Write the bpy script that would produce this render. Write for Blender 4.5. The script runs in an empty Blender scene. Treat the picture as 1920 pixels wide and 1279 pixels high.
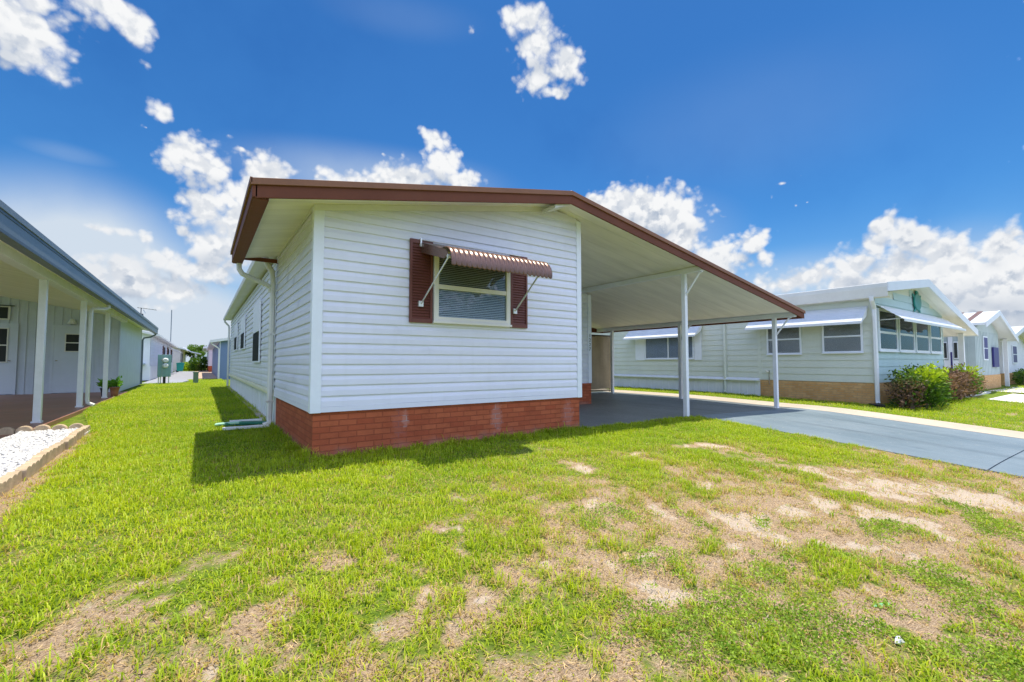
import bpy, bmesh, math, random
import numpy as np
from mathutils import Vector, Matrix

random.seed(7)
rng = np.random.default_rng(7)
S = bpy.context.scene
COL = S.collection
R = math.radians
PI = math.pi

# ------------------------------------------------------------------ data
CLOUDS=[(-0.2424, 0.4744, 0.0513, 0.0623, 1.2), (-0.224, 0.4379, 0.042, 0.031, 1.1), (-0.2002, 0.4262, 0.0206, 0.0143, 0.8), (-0.2542, 0.4951, 0.0316, 0.0317, 1), (-0.148, 0.5362, 0.0526, 0.0272, 1.1), (-0.1167, 0.5275, 0.0382, 0.0268, 1.1), (-0.0957, 0.4851, 0.0215, 0.0165, 0.35), (-0.0652, 0.4241, 0.0315, 0.0259, 0.9), (-0.0899, 0.3889, 0.0115, 0.0065, 0.3), (-0.02, 0.358, 0.0599, 0.0455, 1.2), (-0.0474, 0.3514, 0.0307, 0.019, 0.8), (0.0283, 0.4119, 0.0205, 0.014, 0.7), (0.0551, 0.3948, 0.023, 0.0099, 0.5), (0.1016, 0.3634, 0.0512, 0.0339, 1.2), (0.061, 0.3436, 0.0266, 0.0233, 0.8), (-0.0134, 0.2734, 0.0441, 0.0387, 1.1), (-0.0323, 0.2422, 0.0249, 0.0258, 0.9), (0.0357, 0.3059, 0.0515, 0.0562, 0.9), (0.0459, 0.2501, 0.052, 0.0677, 0.9), (-0.1423, 0.2123, 0.0584, 0.0187, 0.45), (-0.091, 0.2093, 0.0425, 0.0231, 0.5), (-0.0573, 0.1826, 0.0523, 0.0277, 1), (0.0128, 0.2162, 0.058, 0.048, 1.1), (-0.0022, 0.1659, 0.0729, 0.0289, 1.0), (-0.0695, 0.0977, 0.051, 0.0241, 0.75), (-0.1892, 0.1335, 0.053, 0.0414, 1.0), (-0.1165, 0.1385, 0.0676, 0.0399, 1.05), (-0.0405, 0.1284, 0.0688, 0.0331, 0.9), (-0.2192, 0.1697, 0.0333, 0.0279, 0.8), (0.6376, 0.6684, 0.0641, 0.0331, 1.1), (0.6682, 0.623, 0.0613, 0.0402, 1.1), (0.6558, 0.5758, 0.0551, 0.0249, 0.9), (0.7266, 0.5906, 0.0424, 0.0417, 1.1), (0.6984, 0.552, 0.0547, 0.02, 0.9), (0.6067, 0.6843, 0.0495, 0.0123, 0.6), (0.5144, 0.6586, 0.022, 0.0159, 0.6), (0.674, 0.5298, 0.0097, 0.0065, 0.4), (0.2467, 0.3703, 0.0585, 0.0201, 1), (0.3799, 0.3872, 0.0863, 0.0269, 1.2), (0.4499, 0.4199, 0.0427, 0.0368, 1.1), (0.4317, 0.4648, 0.0355, 0.0255, 0.9), (0.4883, 0.3907, 0.0538, 0.021, 1), (0.3134, 0.4263, 0.0179, 0.0099, 0.55), (0.2161, 0.423, 0.0104, 0.0048, 0.3), (0.3233, 0.3667, 0.1336, 0.0248, 1.2), (0.867, 0.3267, 0.07, 0.0447, 1.3), (0.9333, 0.3049, 0.0813, 0.0507, 1.4), (0.9864, 0.2941, 0.0334, 0.0468, 1.1), (0.9646, 0.254, 0.0529, 0.0428, 1.2), (0.8098, 0.3437, 0.0465, 0.0192, 1), (1.0594, 0.2934, 0.0313, 0.0091, 0.5), (1.0993, 0.2344, 0.0468, 0.0304, 1), (1.0408, 0.2096, 0.0594, 0.0442, 1.1), (1.0252, 0.1791, 0.0702, 0.0428, 1.1), (1.1237, 0.2082, 0.0218, 0.0242, 0.9), (1.1382, 0.3129, 0.0135, 0.0134, 0.55), (1.1576, 0.3351, 0.0141, 0.0093, 0.5), (1.1816, 0.291, 0.0077, 0.0075, 0.4), (1.1995, 0.2924, 0.0075, 0.0065, 0.35), (1.1875, 0.3476, 0.0085, 0.0055, 0.3), (1.1562, 0.1522, 0.0611, 0.0302, 1), (1.2154, 0.1563, 0.0445, 0.0329, 1), (1.3052, 0.2314, 0.0269, 0.0265, 1.1), (1.3354, 0.1995, 0.0369, 0.0313, 1.2), (1.2932, 0.1931, 0.0252, 0.0451, 1.1), (1.38, 0.1789, 0.034, 0.0377, 1.2), (1.3929, 0.1975, 0.0229, 0.0206, 1), (1.4382, 0.1687, 0.0329, 0.0317, 1.1), (1.4522, 0.1818, 0.0212, 0.0109, 0.9), (1.2703, 0.1688, 0.0598, 0.0333, 1.1), (1.3468, 0.1409, 0.0987, 0.0523, 1.4), (1.4416, 0.1122, 0.0597, 0.0637, 1.3), (1.2543, 0.1378, 0.0535, 0.0283, 1), (1.4233, 0.0653, 0.0732, 0.0489, 1.2), (1.469, 0.1398, 0.0306, 0.0462, 1)]
VEIL=[(-0.1761, 0.1015, 0.2495, 0.2318, 1.7), (-0.0387, 0.0667, 0.2156, 0.1325, 1.3), (0.0384, 0.2099, 0.1114, 0.1266, 0.6), (-0.1862, 0.2168, 0.0837, 0.0488, 0.35), (1.1812, 0.12, 0.3563, 0.1091, 0.6), (1.3956, 0.1009, 0.1572, 0.1415, 0.7), (0.9216, 0.2577, 0.2052, 0.1295, 0.3), (0.3009, 0.3746, 0.3532, 0.0815, 0.45), (-0.184, 0.322, 0.0725, 0.0202, 0.14), (0.3526, 0.6606, 0.2284, 0.0464, 0.06), (1.1001, 0.4506, 0.3929, 0.1506, 0.05)]
GREEN=[(2.95, 1.92, 0.281, 0.199, 0.9), (3.5, 1.34, 0.331, 0.288, 1), (3.2, 1.17, 0.295, 0.234, 1), (5.35, 2.22, 0.271, 0.379, 0.9), (5.16, 1.71, 0.242, 0.237, 0.9), (4.02, 1.78, 0.147, 0.137, 0.8), (6.81, 1.58, 0.283, 0.381, 0.8), (5.38, 1.39, 0.152, 0.195, 0.8), (5.01, 2.71, 0.295, 0.513, 0.9), (3.84, 3.3, 0.428, 0.524, 1), (3.89, 2.66, 0.303, 0.311, 0.9), (6.63, 2.68, 0.65, 0.725, 1), (4.97, 3.21, 0.494, 0.548, 0.9), (3.22, 2.65, 0.235, 0.265, 0.6), (6.93, 3.18, 0.67, 0.853, 1), (6.97, 2.24, 0.558, 0.538, 0.8), (2.56, 3.08, 0.337, 0.266, 0.8), (2.02, 2.64, 0.276, 0.227, 0.7), (4.36, 4.39, 1.16, 0.86, 1), (2.9, 3.88, 0.469, 0.399, 1), (4.68, 0.66, 0.146, 0.189, 0.7), (1.62, 1.74, 0.279, 0.182, 0.6), (1.7, 2.17, 0.261, 0.25, 0.6), (5.28, 1.4, 0.164, 0.237, 0.7), (4.61, 1.84, 0.186, 0.188, 0.6), (3.9, 2.21, 0.178, 0.166, 0.5), (3.97, 0.86, 0.228, 0.2, 0.5)]
WEED=[(2.8, 1.43, 0.196, 0.136, 1), (3.89, 0.8, 0.312, 0.284, 1), (5.42, 0.8, 0.236, 0.386, 0.9), (4.39, 1.37, 0.163, 0.243, 0.8), (2.42, 1.95, 0.135, 0.122, 0.8), (2.25, 1.79, 0.141, 0.091, 0.8), (2.29, 1.31, 0.275, 0.219, 1), (1.99, 1.24, 0.232, 0.174, 1), (2.41, 0.99, 0.212, 0.173, 1), (2.58, 0.89, 0.134, 0.134, 0.9), (3.11, 0.8, 0.128, 0.096, 0.9), (3.53, 0.66, 0.209, 0.208, 0.9), (3.57, 0.5, 0.123, 0.218, 0.9), (2.78, 0.62, 0.206, 0.146, 0.9), (2.9, 0.49, 0.152, 0.123, 0.9), (1.96, 1.49, 0.182, 0.105, 0.7), (3.19, 2.21, 0.101, 0.105, 0.7), (2.71, 2.5, 0.12, 0.11, 0.7), (3.74, 1.88, 0.055, 0.089, 0.7), (4.18, 0.87, 0.089, 0.109, 0.6), (3.07, 1.5, 0.073, 0.092, 0.6), (2.73, 0.75, 0.16, 0.151, 0.8), (2.03, 1.07, 0.196, 0.114, 0.8), (2.54, 2.57, 0.128, 0.133, 0.6), (3.25, 0.43, 0.11, 0.178, 0.8), (2.89, 1.14, 0.127, 0.082, 0.5), (2.6, 1.85, 0.073, 0.118, 0.5)]
SANDP=[(2.18, 1.64, 0.093, 0.064, 1), (2.27, 1.12, 0.069, 0.051, 0.9), (3.65, 1.9, 0.164, 0.249, 1), (4.66, 1.75, 0.148, 0.15, 1), (2.74, 1.73, 0.073, 0.089, 0.8), (2.31, 2.02, 0.064, 0.084, 0.8), (5.88, 1.66, 0.431, 0.329, 0.8), (6.23, 1.17, 0.318, 0.345, 0.9), (4.17, 1.04, 0.182, 0.207, 0.7), (4.79, 1.33, 0.139, 0.19, 0.8), (4.08, 2.67, 0.072, 0.088, 0.8), (3.27, 2.42, 0.104, 0.104, 0.8), (2.74, 2.74, 0.148, 0.108, 0.7), (5.82, 3.45, 0.257, 0.253, 0.8), (4.45, 3.66, 0.195, 0.151, 0.6), (3.83, 1.5, 0.121, 0.102, 0.8), (5.79, 2.43, 0.168, 0.179, 0.8), (1.95, 2.11, 0.074, 0.064, 0.7), (3.22, 0.94, 0.091, 0.086, 0.8), (4.09, 2.08, 0.143, 0.111, 0.9), (3.18, 1.79, 0.097, 0.087, 0.7), (4.72, 1.08, 0.13, 0.127, 0.7), (6.32, 2.06, 0.199, 0.212, 0.7), (6.8, 1.0, 0.155, 0.195, 0.5), (3.48, 3.59, 0.145, 0.149, 0.6), (5.34, 3.68, 0.187, 0.186, 0.6), (2.01, 0.99, 0.056, 0.043, 0.6), (5.13, 2.24, 0.124, 0.143, 0.5), (4.04, 1.87, 0.116, 0.102, 0.6), (6.3, 2.18, 0.173, 0.169, 0.5), (-0.31, 3.1, 0.115, 0.078, 0.6), (-0.09, 2.81, 0.08, 0.054, 0.7), (-0.06, 2.27, 0.097, 0.045, 0.8), (-0.54, 2.77, 0.069, 0.047, 0.5), (0.68, 2.07, 0.114, 0.053, 0.6), (1.16, 2.36, 0.072, 0.049, 0.9), (1.53, 2.96, 0.092, 0.065, 0.7), (0.56, 2.74, 0.105, 0.056, 0.5), (0.39, 2.55, 0.073, 0.047, 0.6), (-0.06, 4.2, 0.075, 0.068, 0.5), (1.49, 2.57, 0.097, 0.075, 0.6), (-0.79, 3.99, 0.085, 0.093, 0.4), (0.09, 3.36, 0.05, 0.05, 0.5), (1.6, 4.25, 0.102, 0.096, 0.5), (1.66, 3.59, 0.109, 0.072, 0.5), (1.31, 2.06, 0.057, 0.046, 0.6), (-0.39, 2.85, 0.074, 0.044, 0.5)]
DRY=[(4.12, 1.82, 2.165, 1.481, 0.95), (3.49, 2.58, 1.369, 1.091, 0.8), (5.32, 1.17, 1.358, 1.761, 0.8), (0.25, 2.53, 0.608, 0.185, 0.2), (1.46, 1.91, 0.688, 0.208, 0.28), (-0.24, 3.72, 0.486, 0.218, 0.15), (2.6, 1.55, 1.139, 0.561, 0.6), (1.5, 1.4, 0.524, 0.166, 0.6), (3.47, 0.78, 0.873, 0.797, 0.6), (0.66, 2.81, 0.747, 0.256, 0.2), (1.0, 1.86, 0.44, 0.179, 0.5), (7.8, 1.31, 1.151, 1.594, 0.6), (3.76, 4.36, 0.564, 0.403, 0.4), (0.65, 3.84, 0.811, 0.289, 0.1), (-0.28, 2.48, 0.418, 0.138, 0.3), (-0.08, 5.0, 0.555, 0.298, 0.05)]
# light and sky levels
BG = .12; SUN_E = 4.3; EXPO = .5
SKY_HUE = .5; SKY_SAT = 1.25; SKY_VAL = .86; SKY_TINT = (.40,.72,.93,1); SKY_HORIZON = (2.3,3.4,4.8,1)
CLOUD_LIT = (5.5,5.55,5.6,1); CLOUD_DARK = (2.1,2.6,3.4,1); VEIL_COL = (3.75,4.3,4.95,1); FILL_CLOUD_COL = (8.6,9.7,13.8,1)  # last colour: bright clouds added out of view to light shaded walls


# ------------------------------------------------------------------ helpers
def link(o):
    COL.objects.link(o)
    return o

def root_loc(o):
    while o.parent:
        o = o.parent
    return o.location.copy()

class MB:
    """collects faces in world coordinates, then links them as one mesh object"""
    def __init__(s):
        s.v = []; s.f = []
    def poly(s, pts):
        n = len(s.v); s.v += [tuple(p) for p in pts]; s.f.append(tuple(range(n, n + len(pts))))
        return s
    def box(s, x0, x1, y0, y1, z0, z1):
        n = len(s.v)
        s.v += [(x0,y0,z0),(x1,y0,z0),(x1,y1,z0),(x0,y1,z0),(x0,y0,z1),(x1,y0,z1),(x1,y1,z1),(x0,y1,z1)]
        s.f += [tuple(n+i for i in q) for q in ((0,3,2,1),(4,5,6,7),(0,1,5,4),(1,2,6,5),(2,3,7,6),(3,0,4,7))]
        return s
    def abox(s, ax, plane, n, a0, a1, o0, o1, z0, z1):
        """box on a wall: ax 'x' wall at y=plane, ax 'y' wall at x=plane; n the outward sign"""
        b0, b1 = sorted((plane + n*o0, plane + n*o1))
        return s.box(a0, a1, b0, b1, z0, z1) if ax == 'x' else s.box(b0, b1, a0, a1, z0, z1)
    def prism(s, pts, vec):
        n = len(s.v); k = len(pts); v = Vector(vec)
        s.v += [tuple(p) for p in pts] + [tuple(Vector(p) + v) for p in pts]
        s.f.append(tuple(n + i for i in range(k))[::-1]); s.f.append(tuple(n + k + i for i in range(k)))
        for i in range(k):
            j = (i + 1) % k
            s.f.append((n+i, n+j, n+k+j, n+k+i))
        return s
    def tube(s, path, r, n=10, caps=True):
        path = [Vector(p) for p in path]; rs = r if isinstance(r, (list, tuple)) else [r]*len(path)
        rings = []; side = None
        for i, p in enumerate(path):
            d = (path[min(i+1, len(path)-1)] - path[max(i-1, 0)]).normalized()
            if side is None:
                side = d.orthogonal().normalized()
            side = (side - d*side.dot(d)).normalized(); up = d.cross(side)
            b = len(s.v)
            s.v += [tuple(p + (side*math.cos(t) + up*math.sin(t))*rs[i]) for t in (2*PI*k/n for k in range(n))]
            rings.append(b)
        for a, b in zip(rings, rings[1:]):
            s.f += [(a+k, a+(k+1)%n, b+(k+1)%n, b+k) for k in range(n)]
        if caps:
            s.f.append(tuple(rings[0]+k for k in range(n))[::-1]); s.f.append(tuple(rings[-1]+k for k in range(n)))
        return s
    def rtube(s, path, w, h):
        """rectangular section pipe along a path; w across, h the other way"""
        path = [Vector(p) for p in path]; rings = []
        for i, p in enumerate(path):
            d = (path[min(i+1, len(path)-1)] - path[max(i-1, 0)]).normalized()
            side = Vector((0,1,0)); side = (side - d*side.dot(d))
            if side.length < .2: side = Vector((1,0,0)) - d*d.x
            side.normalize(); up = d.cross(side); b = len(s.v)
            c = .25*min(w, h)
            for a, q in ((w/2-c,h/2),(w/2,h/2-c),(w/2,-h/2+c),(w/2-c,-h/2),(-w/2+c,-h/2),(-w/2,-h/2+c),(-w/2,h/2-c),(-w/2+c,h/2)):
                s.v.append(tuple(p + side*a + up*q))
            rings.append(b)
        for a, b in zip(rings, rings[1:]):
            s.f += [(a+k, a+(k+1)%8, b+(k+1)%8, b+k) for k in range(8)]
        s.f.append(tuple(rings[0]+k for k in range(8))[::-1]); s.f.append(tuple(rings[-1]+k for k in range(8)))
        return s
    def bar(s, p0, p1, w, h):
        return s.rtube([p0, p1], w, h)
    def grid(s, rows):
        n = len(s.v); m = len(rows[0])
        for r in rows: s.v += [tuple(p) for p in r]
        for i in range(len(rows)-1):
            for j in range(m-1):
                a = n + i*m + j; s.f.append((a, a+1, a+m+1, a+m))
        return s
    def lathe(s, prof, c, n=20):
        rows = [[(c[0]+r*math.cos(2*PI*k/n), c[1]+r*math.sin(2*PI*k/n), c[2]+z) for k in range(n+1)] for r, z in prof]
        return s.grid(rows)
    def build(s, name, m, parent=None, smooth=False, bevel=0, solid=0, at=None, fix=True):
        me = bpy.data.meshes.new(name); off = Vector(at) if at else (root_loc(parent) if parent else Vector())
        me.from_pydata([tuple(Vector(p) - off) for p in s.v], [], s.f)
        if fix:
            bm = bmesh.new(); bm.from_mesh(me)
            if smooth: bmesh.ops.remove_doubles(bm, verts=bm.verts, dist=1e-5)
            bmesh.ops.recalc_face_normals(bm, faces=bm.faces); bm.to_mesh(me); bm.free()
        if smooth:
            me.polygons.foreach_set('use_smooth', [True]*len(me.polygons))
        me.materials.append(m); me.update()
        o = link(bpy.data.objects.new(name, me))
        if parent: o.parent = parent
        if at: o.location = at
        if solid:
            md = o.modifiers.new('solid', 'SOLIDIFY'); md.thickness = solid; md.offset = 0
        if bevel:
            md = o.modifiers.new('bevel', 'BEVEL'); md.width = bevel; md.segments = 2; md.limit_method = 'ANGLE'; md.angle_limit = R(40)
        return o

def tag(o, label=None, cat=None, group=None, kind=None):
    if label: o['label'] = label
    if cat: o['category'] = cat
    if group: o['group'] = group
    if kind: o['kind'] = kind
    return o

def thing(name, label, cat, loc, group=None):
    o = link(bpy.data.objects.new(name, None)); o.location = loc; o.empty_display_size = .2
    return tag(o, label, cat, group)

def npmesh(name, verts, faces, m, attr=None, smooth=False):
    """numpy mesh: faces is a list of (k, array n*k)"""
    me = bpy.data.meshes.new(name); me.vertices.add(len(verts))
    me.vertices.foreach_set('co', np.asarray(verts, np.float32).ravel())
    li = np.concatenate([a.ravel() for k, a in faces]).astype(np.int32)
    tot = np.concatenate([np.full(len(a), k, np.int32) for k, a in faces])
    me.loops.add(len(li)); me.loops.foreach_set('vertex_index', li)
    me.polygons.add(len(tot)); st = np.concatenate([[0], np.cumsum(tot)[:-1]]).astype(np.int32)
    me.polygons.foreach_set('loop_start', st); me.polygons.foreach_set('loop_total', tot)
    if smooth: me.polygons.foreach_set('use_smooth', np.ones(len(tot), bool))
    for nm, a in (attr or {}).items():
        if a.ndim == 2:
            t = me.attributes.new(nm, 'FLOAT_COLOR', 'POINT'); c = np.ones((len(verts), 4), np.float32); c[:, :3] = a
            t.data.foreach_set('color', c.ravel())
        else:
            t = me.attributes.new(nm, 'FLOAT', 'POINT'); t.data.foreach_set('value', a.astype(np.float32))
    me.materials.append(m); me.update(calc_edges=True); me.validate()
    return link(bpy.data.objects.new(name, me))

# ------------------------------------------------------------------ fields
def sm(a, b, x):
    t = np.clip((x - a)/(b - a), 0, 1); return t*t*(3 - 2*t)

def gz(x, y):
    x = np.asarray(x, float); y = np.asarray(y, float)
    s = np.clip(5.1 - y, 0, 8.5); d = -0.075*(np.sqrt(s*s + .25) - .5)
    return d - 0.07*sm(8, 12, x)*sm(9, 5, y)

def vnoise(x, y, seed=0):
    xi = np.floor(x).astype(np.int64); yi = np.floor(y).astype(np.int64); fx = x - xi; fy = y - yi
    def h(a, b):
        n = (a*374761393 + b*668265263 + seed*1442695041) & 0xffffffff
        n = ((n ^ (n >> 13))*1274126177) & 0xffffffff
        return ((n ^ (n >> 16)) & 0xffff)/65535.
    u = fx*fx*(3-2*fx); v = fy*fy*(3-2*fy)
    return (h(xi,yi)*(1-u)+h(xi+1,yi)*u)*(1-v) + (h(xi,yi+1)*(1-u)+h(xi+1,yi+1)*u)*v

def fbm(x, y, f, o=4, seed=0):
    t = 0; a = .5; n = 0
    for k in range(o):
        t = t + a*vnoise(x*f, y*f, seed+k*17); n += a; a *= .55; f *= 2.03
    return t/n

E1 = np.array((.8215, -.5702)); E2 = np.array((.5702, .8215))
def patches(x, y, tab, wx, wy):
    out = np.zeros_like(x); xx = x + wx; yy = y + wy
    for cx, cy, a, b, w in tab:
        dx = xx - cx; dy = yy - cy
        u = (dx*E1[0] + dy*E1[1])/max(a, .05); v = (dx*E2[0] + dy*E2[1])/max(b, .06)
        out = np.maximum(out, w*np.exp(-(u*u + v*v)**1.4*.8))
    return out

def fields(x, y):
    wx = (fbm(x, y, 2.6, 4, 3) - .5)*.75; wy = (fbm(x, y, 2.6, 4, 9) - .5)*.75
    fine = fbm(x, y, 7., 4, 21) - .5; med = fbm(x, y, 1.1, 3, 33) - .5
    g = patches(x, y, GREEN, wx, wy); w = patches(x, y, WEED, wx, wy)
    s = patches(x, y, SANDP, wx, wy); d = patches(x, y, DRY, wx*.8, wy*.8)
    mott = fbm(x, y, 13., 4, 161) - .5
    cover = .95 + .5*fine + .35*med - d*.70 + mott*(.25 + 1.2*d)
    fore = sm(4.4, 2.3, y)
    n5 = fbm(x, y, 3.3, 5, 101); n6 = fbm(x, y, 5.6, 5, 113); n7 = fbm(x, y, 18., 3, 127) - .5
    cover = cover - sm(.50, .68, n5)*fore*.34 - sm(.48, .62, n6)*fore*.42 + n7*fore*.5
    cover = np.maximum(cover, g*.95 + fine*.6 + n7*.4)
    sand = np.clip(s*1.0 + fine*1.2 + n7*.7 - .14 + d*.10 + sm(.58, .72, n6)*fore*.35, 0, 1)
    cover = np.clip(cover - s*(.95 + n7*.8), 0, 1)
    weed = np.clip(w*1.25 + fine*.8 - .08, 0, 1)
    bed = (x > xleft(y)) & (y < 9.2) & (y > 4); e = sm(.34, .08, x - xleft(y) + fine*.3)*bed; cover = cover*(1-e*.9); sand = np.maximum(sand, e*.25)
    return cover, weed, sand, np.clip(d, 0, 1)

def xleft(y):
    return np.where(y < 9.6, -1.33 - .035*np.clip(y - 5, -2, 5), -1.5 - .6*sm(9.6, 14, y))
def paved(x, y):
    p = (x > 5.03) & (x < 13.2) & (y > 5.25 + .07*(vnoise(x*9, y*0, 8) - .4)) & (y < 26)
    e = .09*(vnoise(y*9, x*0, 5) - .35)*(x < 9) + .03*(vnoise(y*31, x*0, 6) - .5)
    p |= (x > 7.9 + e) & (x < 13.2 - e*.5) & (y <= 5.3)
    p |= (x < xleft(y)) & (y < 28.4) & (y > 4.55)
    p |= (x > 1.0) & (x < 8.3) & (y > 5.28) & (y < 23)
    p |= (x > 15.05) & (x < 22.) & (y > 4.4) & (y < 20)
    p |= (x > 21.6) & (x < 26.4) & (y < 20) & (y > -4)
    p |= (x < -.35 - .25*(y - 29.5)*.3) & (y > 28.9)
    p |= (y > 34 + 0*x) & (x < 1)
    return p
# ------------------------------------------------------------------ materials
class NT:
    def __init__(s, nt): s.nt = nt; s.n = nt.nodes; s.l = nt.links
    def add(s, t, **kw):
        nd = s.n.new(t)
        for k, v in kw.items():
            if k == 'i':
                for a, b in v.items(): s.set(nd, a, b)
            else: setattr(nd, k, v)
        return nd
    def set(s, nd, a, b):
        sock = nd.inputs[a]
        if isinstance(b, bpy.types.NodeSocket): s.l.new(b, sock)
        else: sock.default_value = b
    def math(s, op, a, b=0.0, c=0.0, clamp=False):
        nd = s.n.new('ShaderNodeMath'); nd.operation = op; nd.use_clamp = clamp
        s.set(nd, 0, a); s.set(nd, 1, b); s.set(nd, 2, c); return nd.outputs[0]
    def vmath(s, op, a, b=(0,0,0), c=(0,0,0)):
        nd = s.n.new('ShaderNodeVectorMath'); nd.operation = op; s.set(nd, 0, a)
        if op not in ('LENGTH', 'NORMALIZE'): s.set(nd, 1, b)
        if op == 'MULTIPLY_ADD': s.set(nd, 2, c)
        return nd.outputs['Value'] if op in ('LENGTH', 'DOT_PRODUCT') else nd.outputs[0]
    def mix(s, f, a, b, blend='MIX'):
        nd = s.n.new('ShaderNodeMix'); nd.data_type = 'RGBA'; nd.blend_type = blend
        s.set(nd, 0, f); s.set(nd, 6, a); s.set(nd, 7, b); return nd.outputs[2]
    def ramp(s, f, lo, hi):
        nd = s.n.new('ShaderNodeMapRange'); nd.interpolation_type = 'SMOOTHSTEP'
        s.set(nd, 0, f); s.set(nd, 1, lo); s.set(nd, 2, hi); return nd.outputs[0]
    def noise(s, vec, scale, detail=4, rough=.55):
        nd = s.n.new('ShaderNodeTexNoise'); s.set(nd, 'Vector', vec); s.set(nd, 'Scale', scale)
        s.set(nd, 'Detail', detail); s.set(nd, 'Roughness', rough); return nd.outputs['Fac'] if 'Fac' in nd.outputs else nd.outputs[0]
    def pos(s):
        return s.n.new('ShaderNodeNewGeometry').outputs['Position']
    def comb(s, x, y, z):
        nd = s.n.new('ShaderNodeCombineXYZ'); s.set(nd, 0, x); s.set(nd, 1, y); s.set(nd, 2, z); return nd.outputs[0]
    def sep(s, v):
        nd = s.n.new('ShaderNodeSeparateXYZ'); s.set(nd, 0, v); return nd.outputs
    def bump(s, h, dist, strength=1):
        nd = s.n.new('ShaderNodeBump'); s.set(nd, 'Height', h); s.set(nd, 'Distance', dist); s.set(nd, 'Strength', strength); return nd.outputs[0]

def c4(c): return (*c, 1.0) if len(c) == 3 else c

def newmat(name):
    m = bpy.data.materials.new(name); m.use_nodes = True; m.node_tree.nodes.clear()
    t = NT(m.node_tree); out = t.add('ShaderNodeOutputMaterial'); return m, t, out

def mat(name, col, rough=.6, metal=0., var=.1, vs=2.5, bump=0., bs=40, spec=.4, grime=0., gcol=(.25,.22,.17), streak=0.):
    m, t, out = newmat(name); p = t.pos()
    n1 = t.noise(p, vs, 5); n2 = t.noise(p, vs*9, 3)
    f = t.math('ADD', t.math('MULTIPLY', n1, .7), t.math('MULTIPLY', n2, .3))
    lo = tuple(c*(1 - var) for c in col); hi = tuple(min(1, c*(1 + var)) for c in col)
    c = t.mix(t.ramp(f, .3, .7), c4(lo), c4(hi))
    if grime:
        if streak:
            x = t.sep(p); pv = t.comb(t.math('MULTIPLY', x[0], 9), t.math('MULTIPLY', x[1], 9), t.math('MULTIPLY', x[2], .8))
            g = t.noise(pv, 1.2, 5)
        else: g = t.noise(p, 1.3, 6, .65)
        c = t.mix(t.math('MULTIPLY', t.ramp(g, .48, .75), grime), c, c4(gcol))
    b = t.add('ShaderNodeBsdfPrincipled', i={'Base Color': c, 'Metallic': metal, 'Specular IOR Level': spec})
    t.set(b, 'Roughness', t.math('ADD', t.math('MULTIPLY', t.math('SUBTRACT', n2, .5), .18), rough, clamp=True))
    if bump: t.set(b, 'Normal', t.bump(t.noise(p, bs, 4), bump))
    t.l.new(b.outputs[0], out.inputs[0]); return m

def brickmat(name, a, b, mortar, w=.2, h=.067, stains=(), gap=.008, fade=.0):
    m, t, out = newmat(name); p = t.pos(); x = t.sep(p)
    v = t.comb(t.math('ADD', x[0], x[1]), x[2], 0.)
    br = t.add('ShaderNodeTexBrick', i={'Vector': v, 'Color1': c4(a), 'Color2': c4(b), 'Mortar': c4(mortar), 'Scale': 1.0,
         'Mortar Size': gap, 'Mortar Smooth': .25, 'Bias': 0.0, 'Brick Width': w, 'Row Height': h}); br.offset = .5
    n = t.noise(p, 5, 6, .65); n2 = t.noise(p, 70, 4)
    c = t.mix(t.ramp(n, .35, .75), br.outputs[0], t.mix(.45, br.outputs[0], c4(tuple(q*.55 for q in a))))
    c = t.mix(t.math('MULTIPLY', n2, .25), c, c4(tuple(min(1, q*1.35) for q in b)))
    for (sx, sz, rx, rz, col, k) in stains:
        d = t.vmath('LENGTH', t.comb(t.math('DIVIDE', t.math('SUBTRACT', x[0], sx), rx), t.math('DIVIDE', t.math('SUBTRACT', x[2], sz), rz), 0.))
        msk = t.ramp(t.math('ADD', t.math('SUBTRACT', 1., d), t.math('MULTIPLY', t.math('SUBTRACT', t.noise(p, 14, 5, .7), .5), 2.2)), .15, .7)
        msk = t.math('MULTIPLY', msk, t.math('ADD', .35, t.math('MULTIPLY', br.outputs[1], .65)))
        c = t.mix(t.math('MULTIPLY', msk, k), c, c4(col))
    if fade:
        g = t.math('MULTIPLY', t.ramp(t.math('ADD', x[2], t.math('MULTIPLY', t.noise(p, 6, 5), .22)), .24, .06), fade)
        c = t.mix(g, c, c4((.33, .25, .2)))
    bs = t.add('ShaderNodeBsdfPrincipled', i={'Base Color': c, 'Roughness': .8, 'Specular IOR Level': .25})
    hgt = t.math('ADD', t.math('MULTIPLY', br.outputs[1], -1.), t.math('MULTIPLY', n2, .35))
    t.set(bs, 'Normal', t.bump(hgt, .006)); t.l.new(bs.outputs[0], out.inputs[0]); return m

def glassmat(name, tint=(.55, .68, .68), rough=.02, k=.12):
    m, t, out = newmat(name)
    fr = t.add('ShaderNodeFresnel', i={'IOR': 1.36}).outputs[0]
    f = t.math('ADD', t.math('MULTIPLY', fr, 1.), k, clamp=True)
    tr = t.add('ShaderNodeBsdfTransparent', i={'Color': c4(tint)}); gl = t.add('ShaderNodeBsdfGlossy', i={'Color': (.9,.95,1,1), 'Roughness': rough})
    p = t.pos(); t.set(gl, 'Normal', t.bump(t.noise(p, 2.2, 2), .012))
    mx = t.add('ShaderNodeMixShader'); t.set(mx, 0, f); t.l.new(tr.outputs[0], mx.inputs[1]); t.l.new(gl.outputs[0], mx.inputs[2])
    t.l.new(mx.outputs[0], out.inputs[0]); return m

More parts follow.
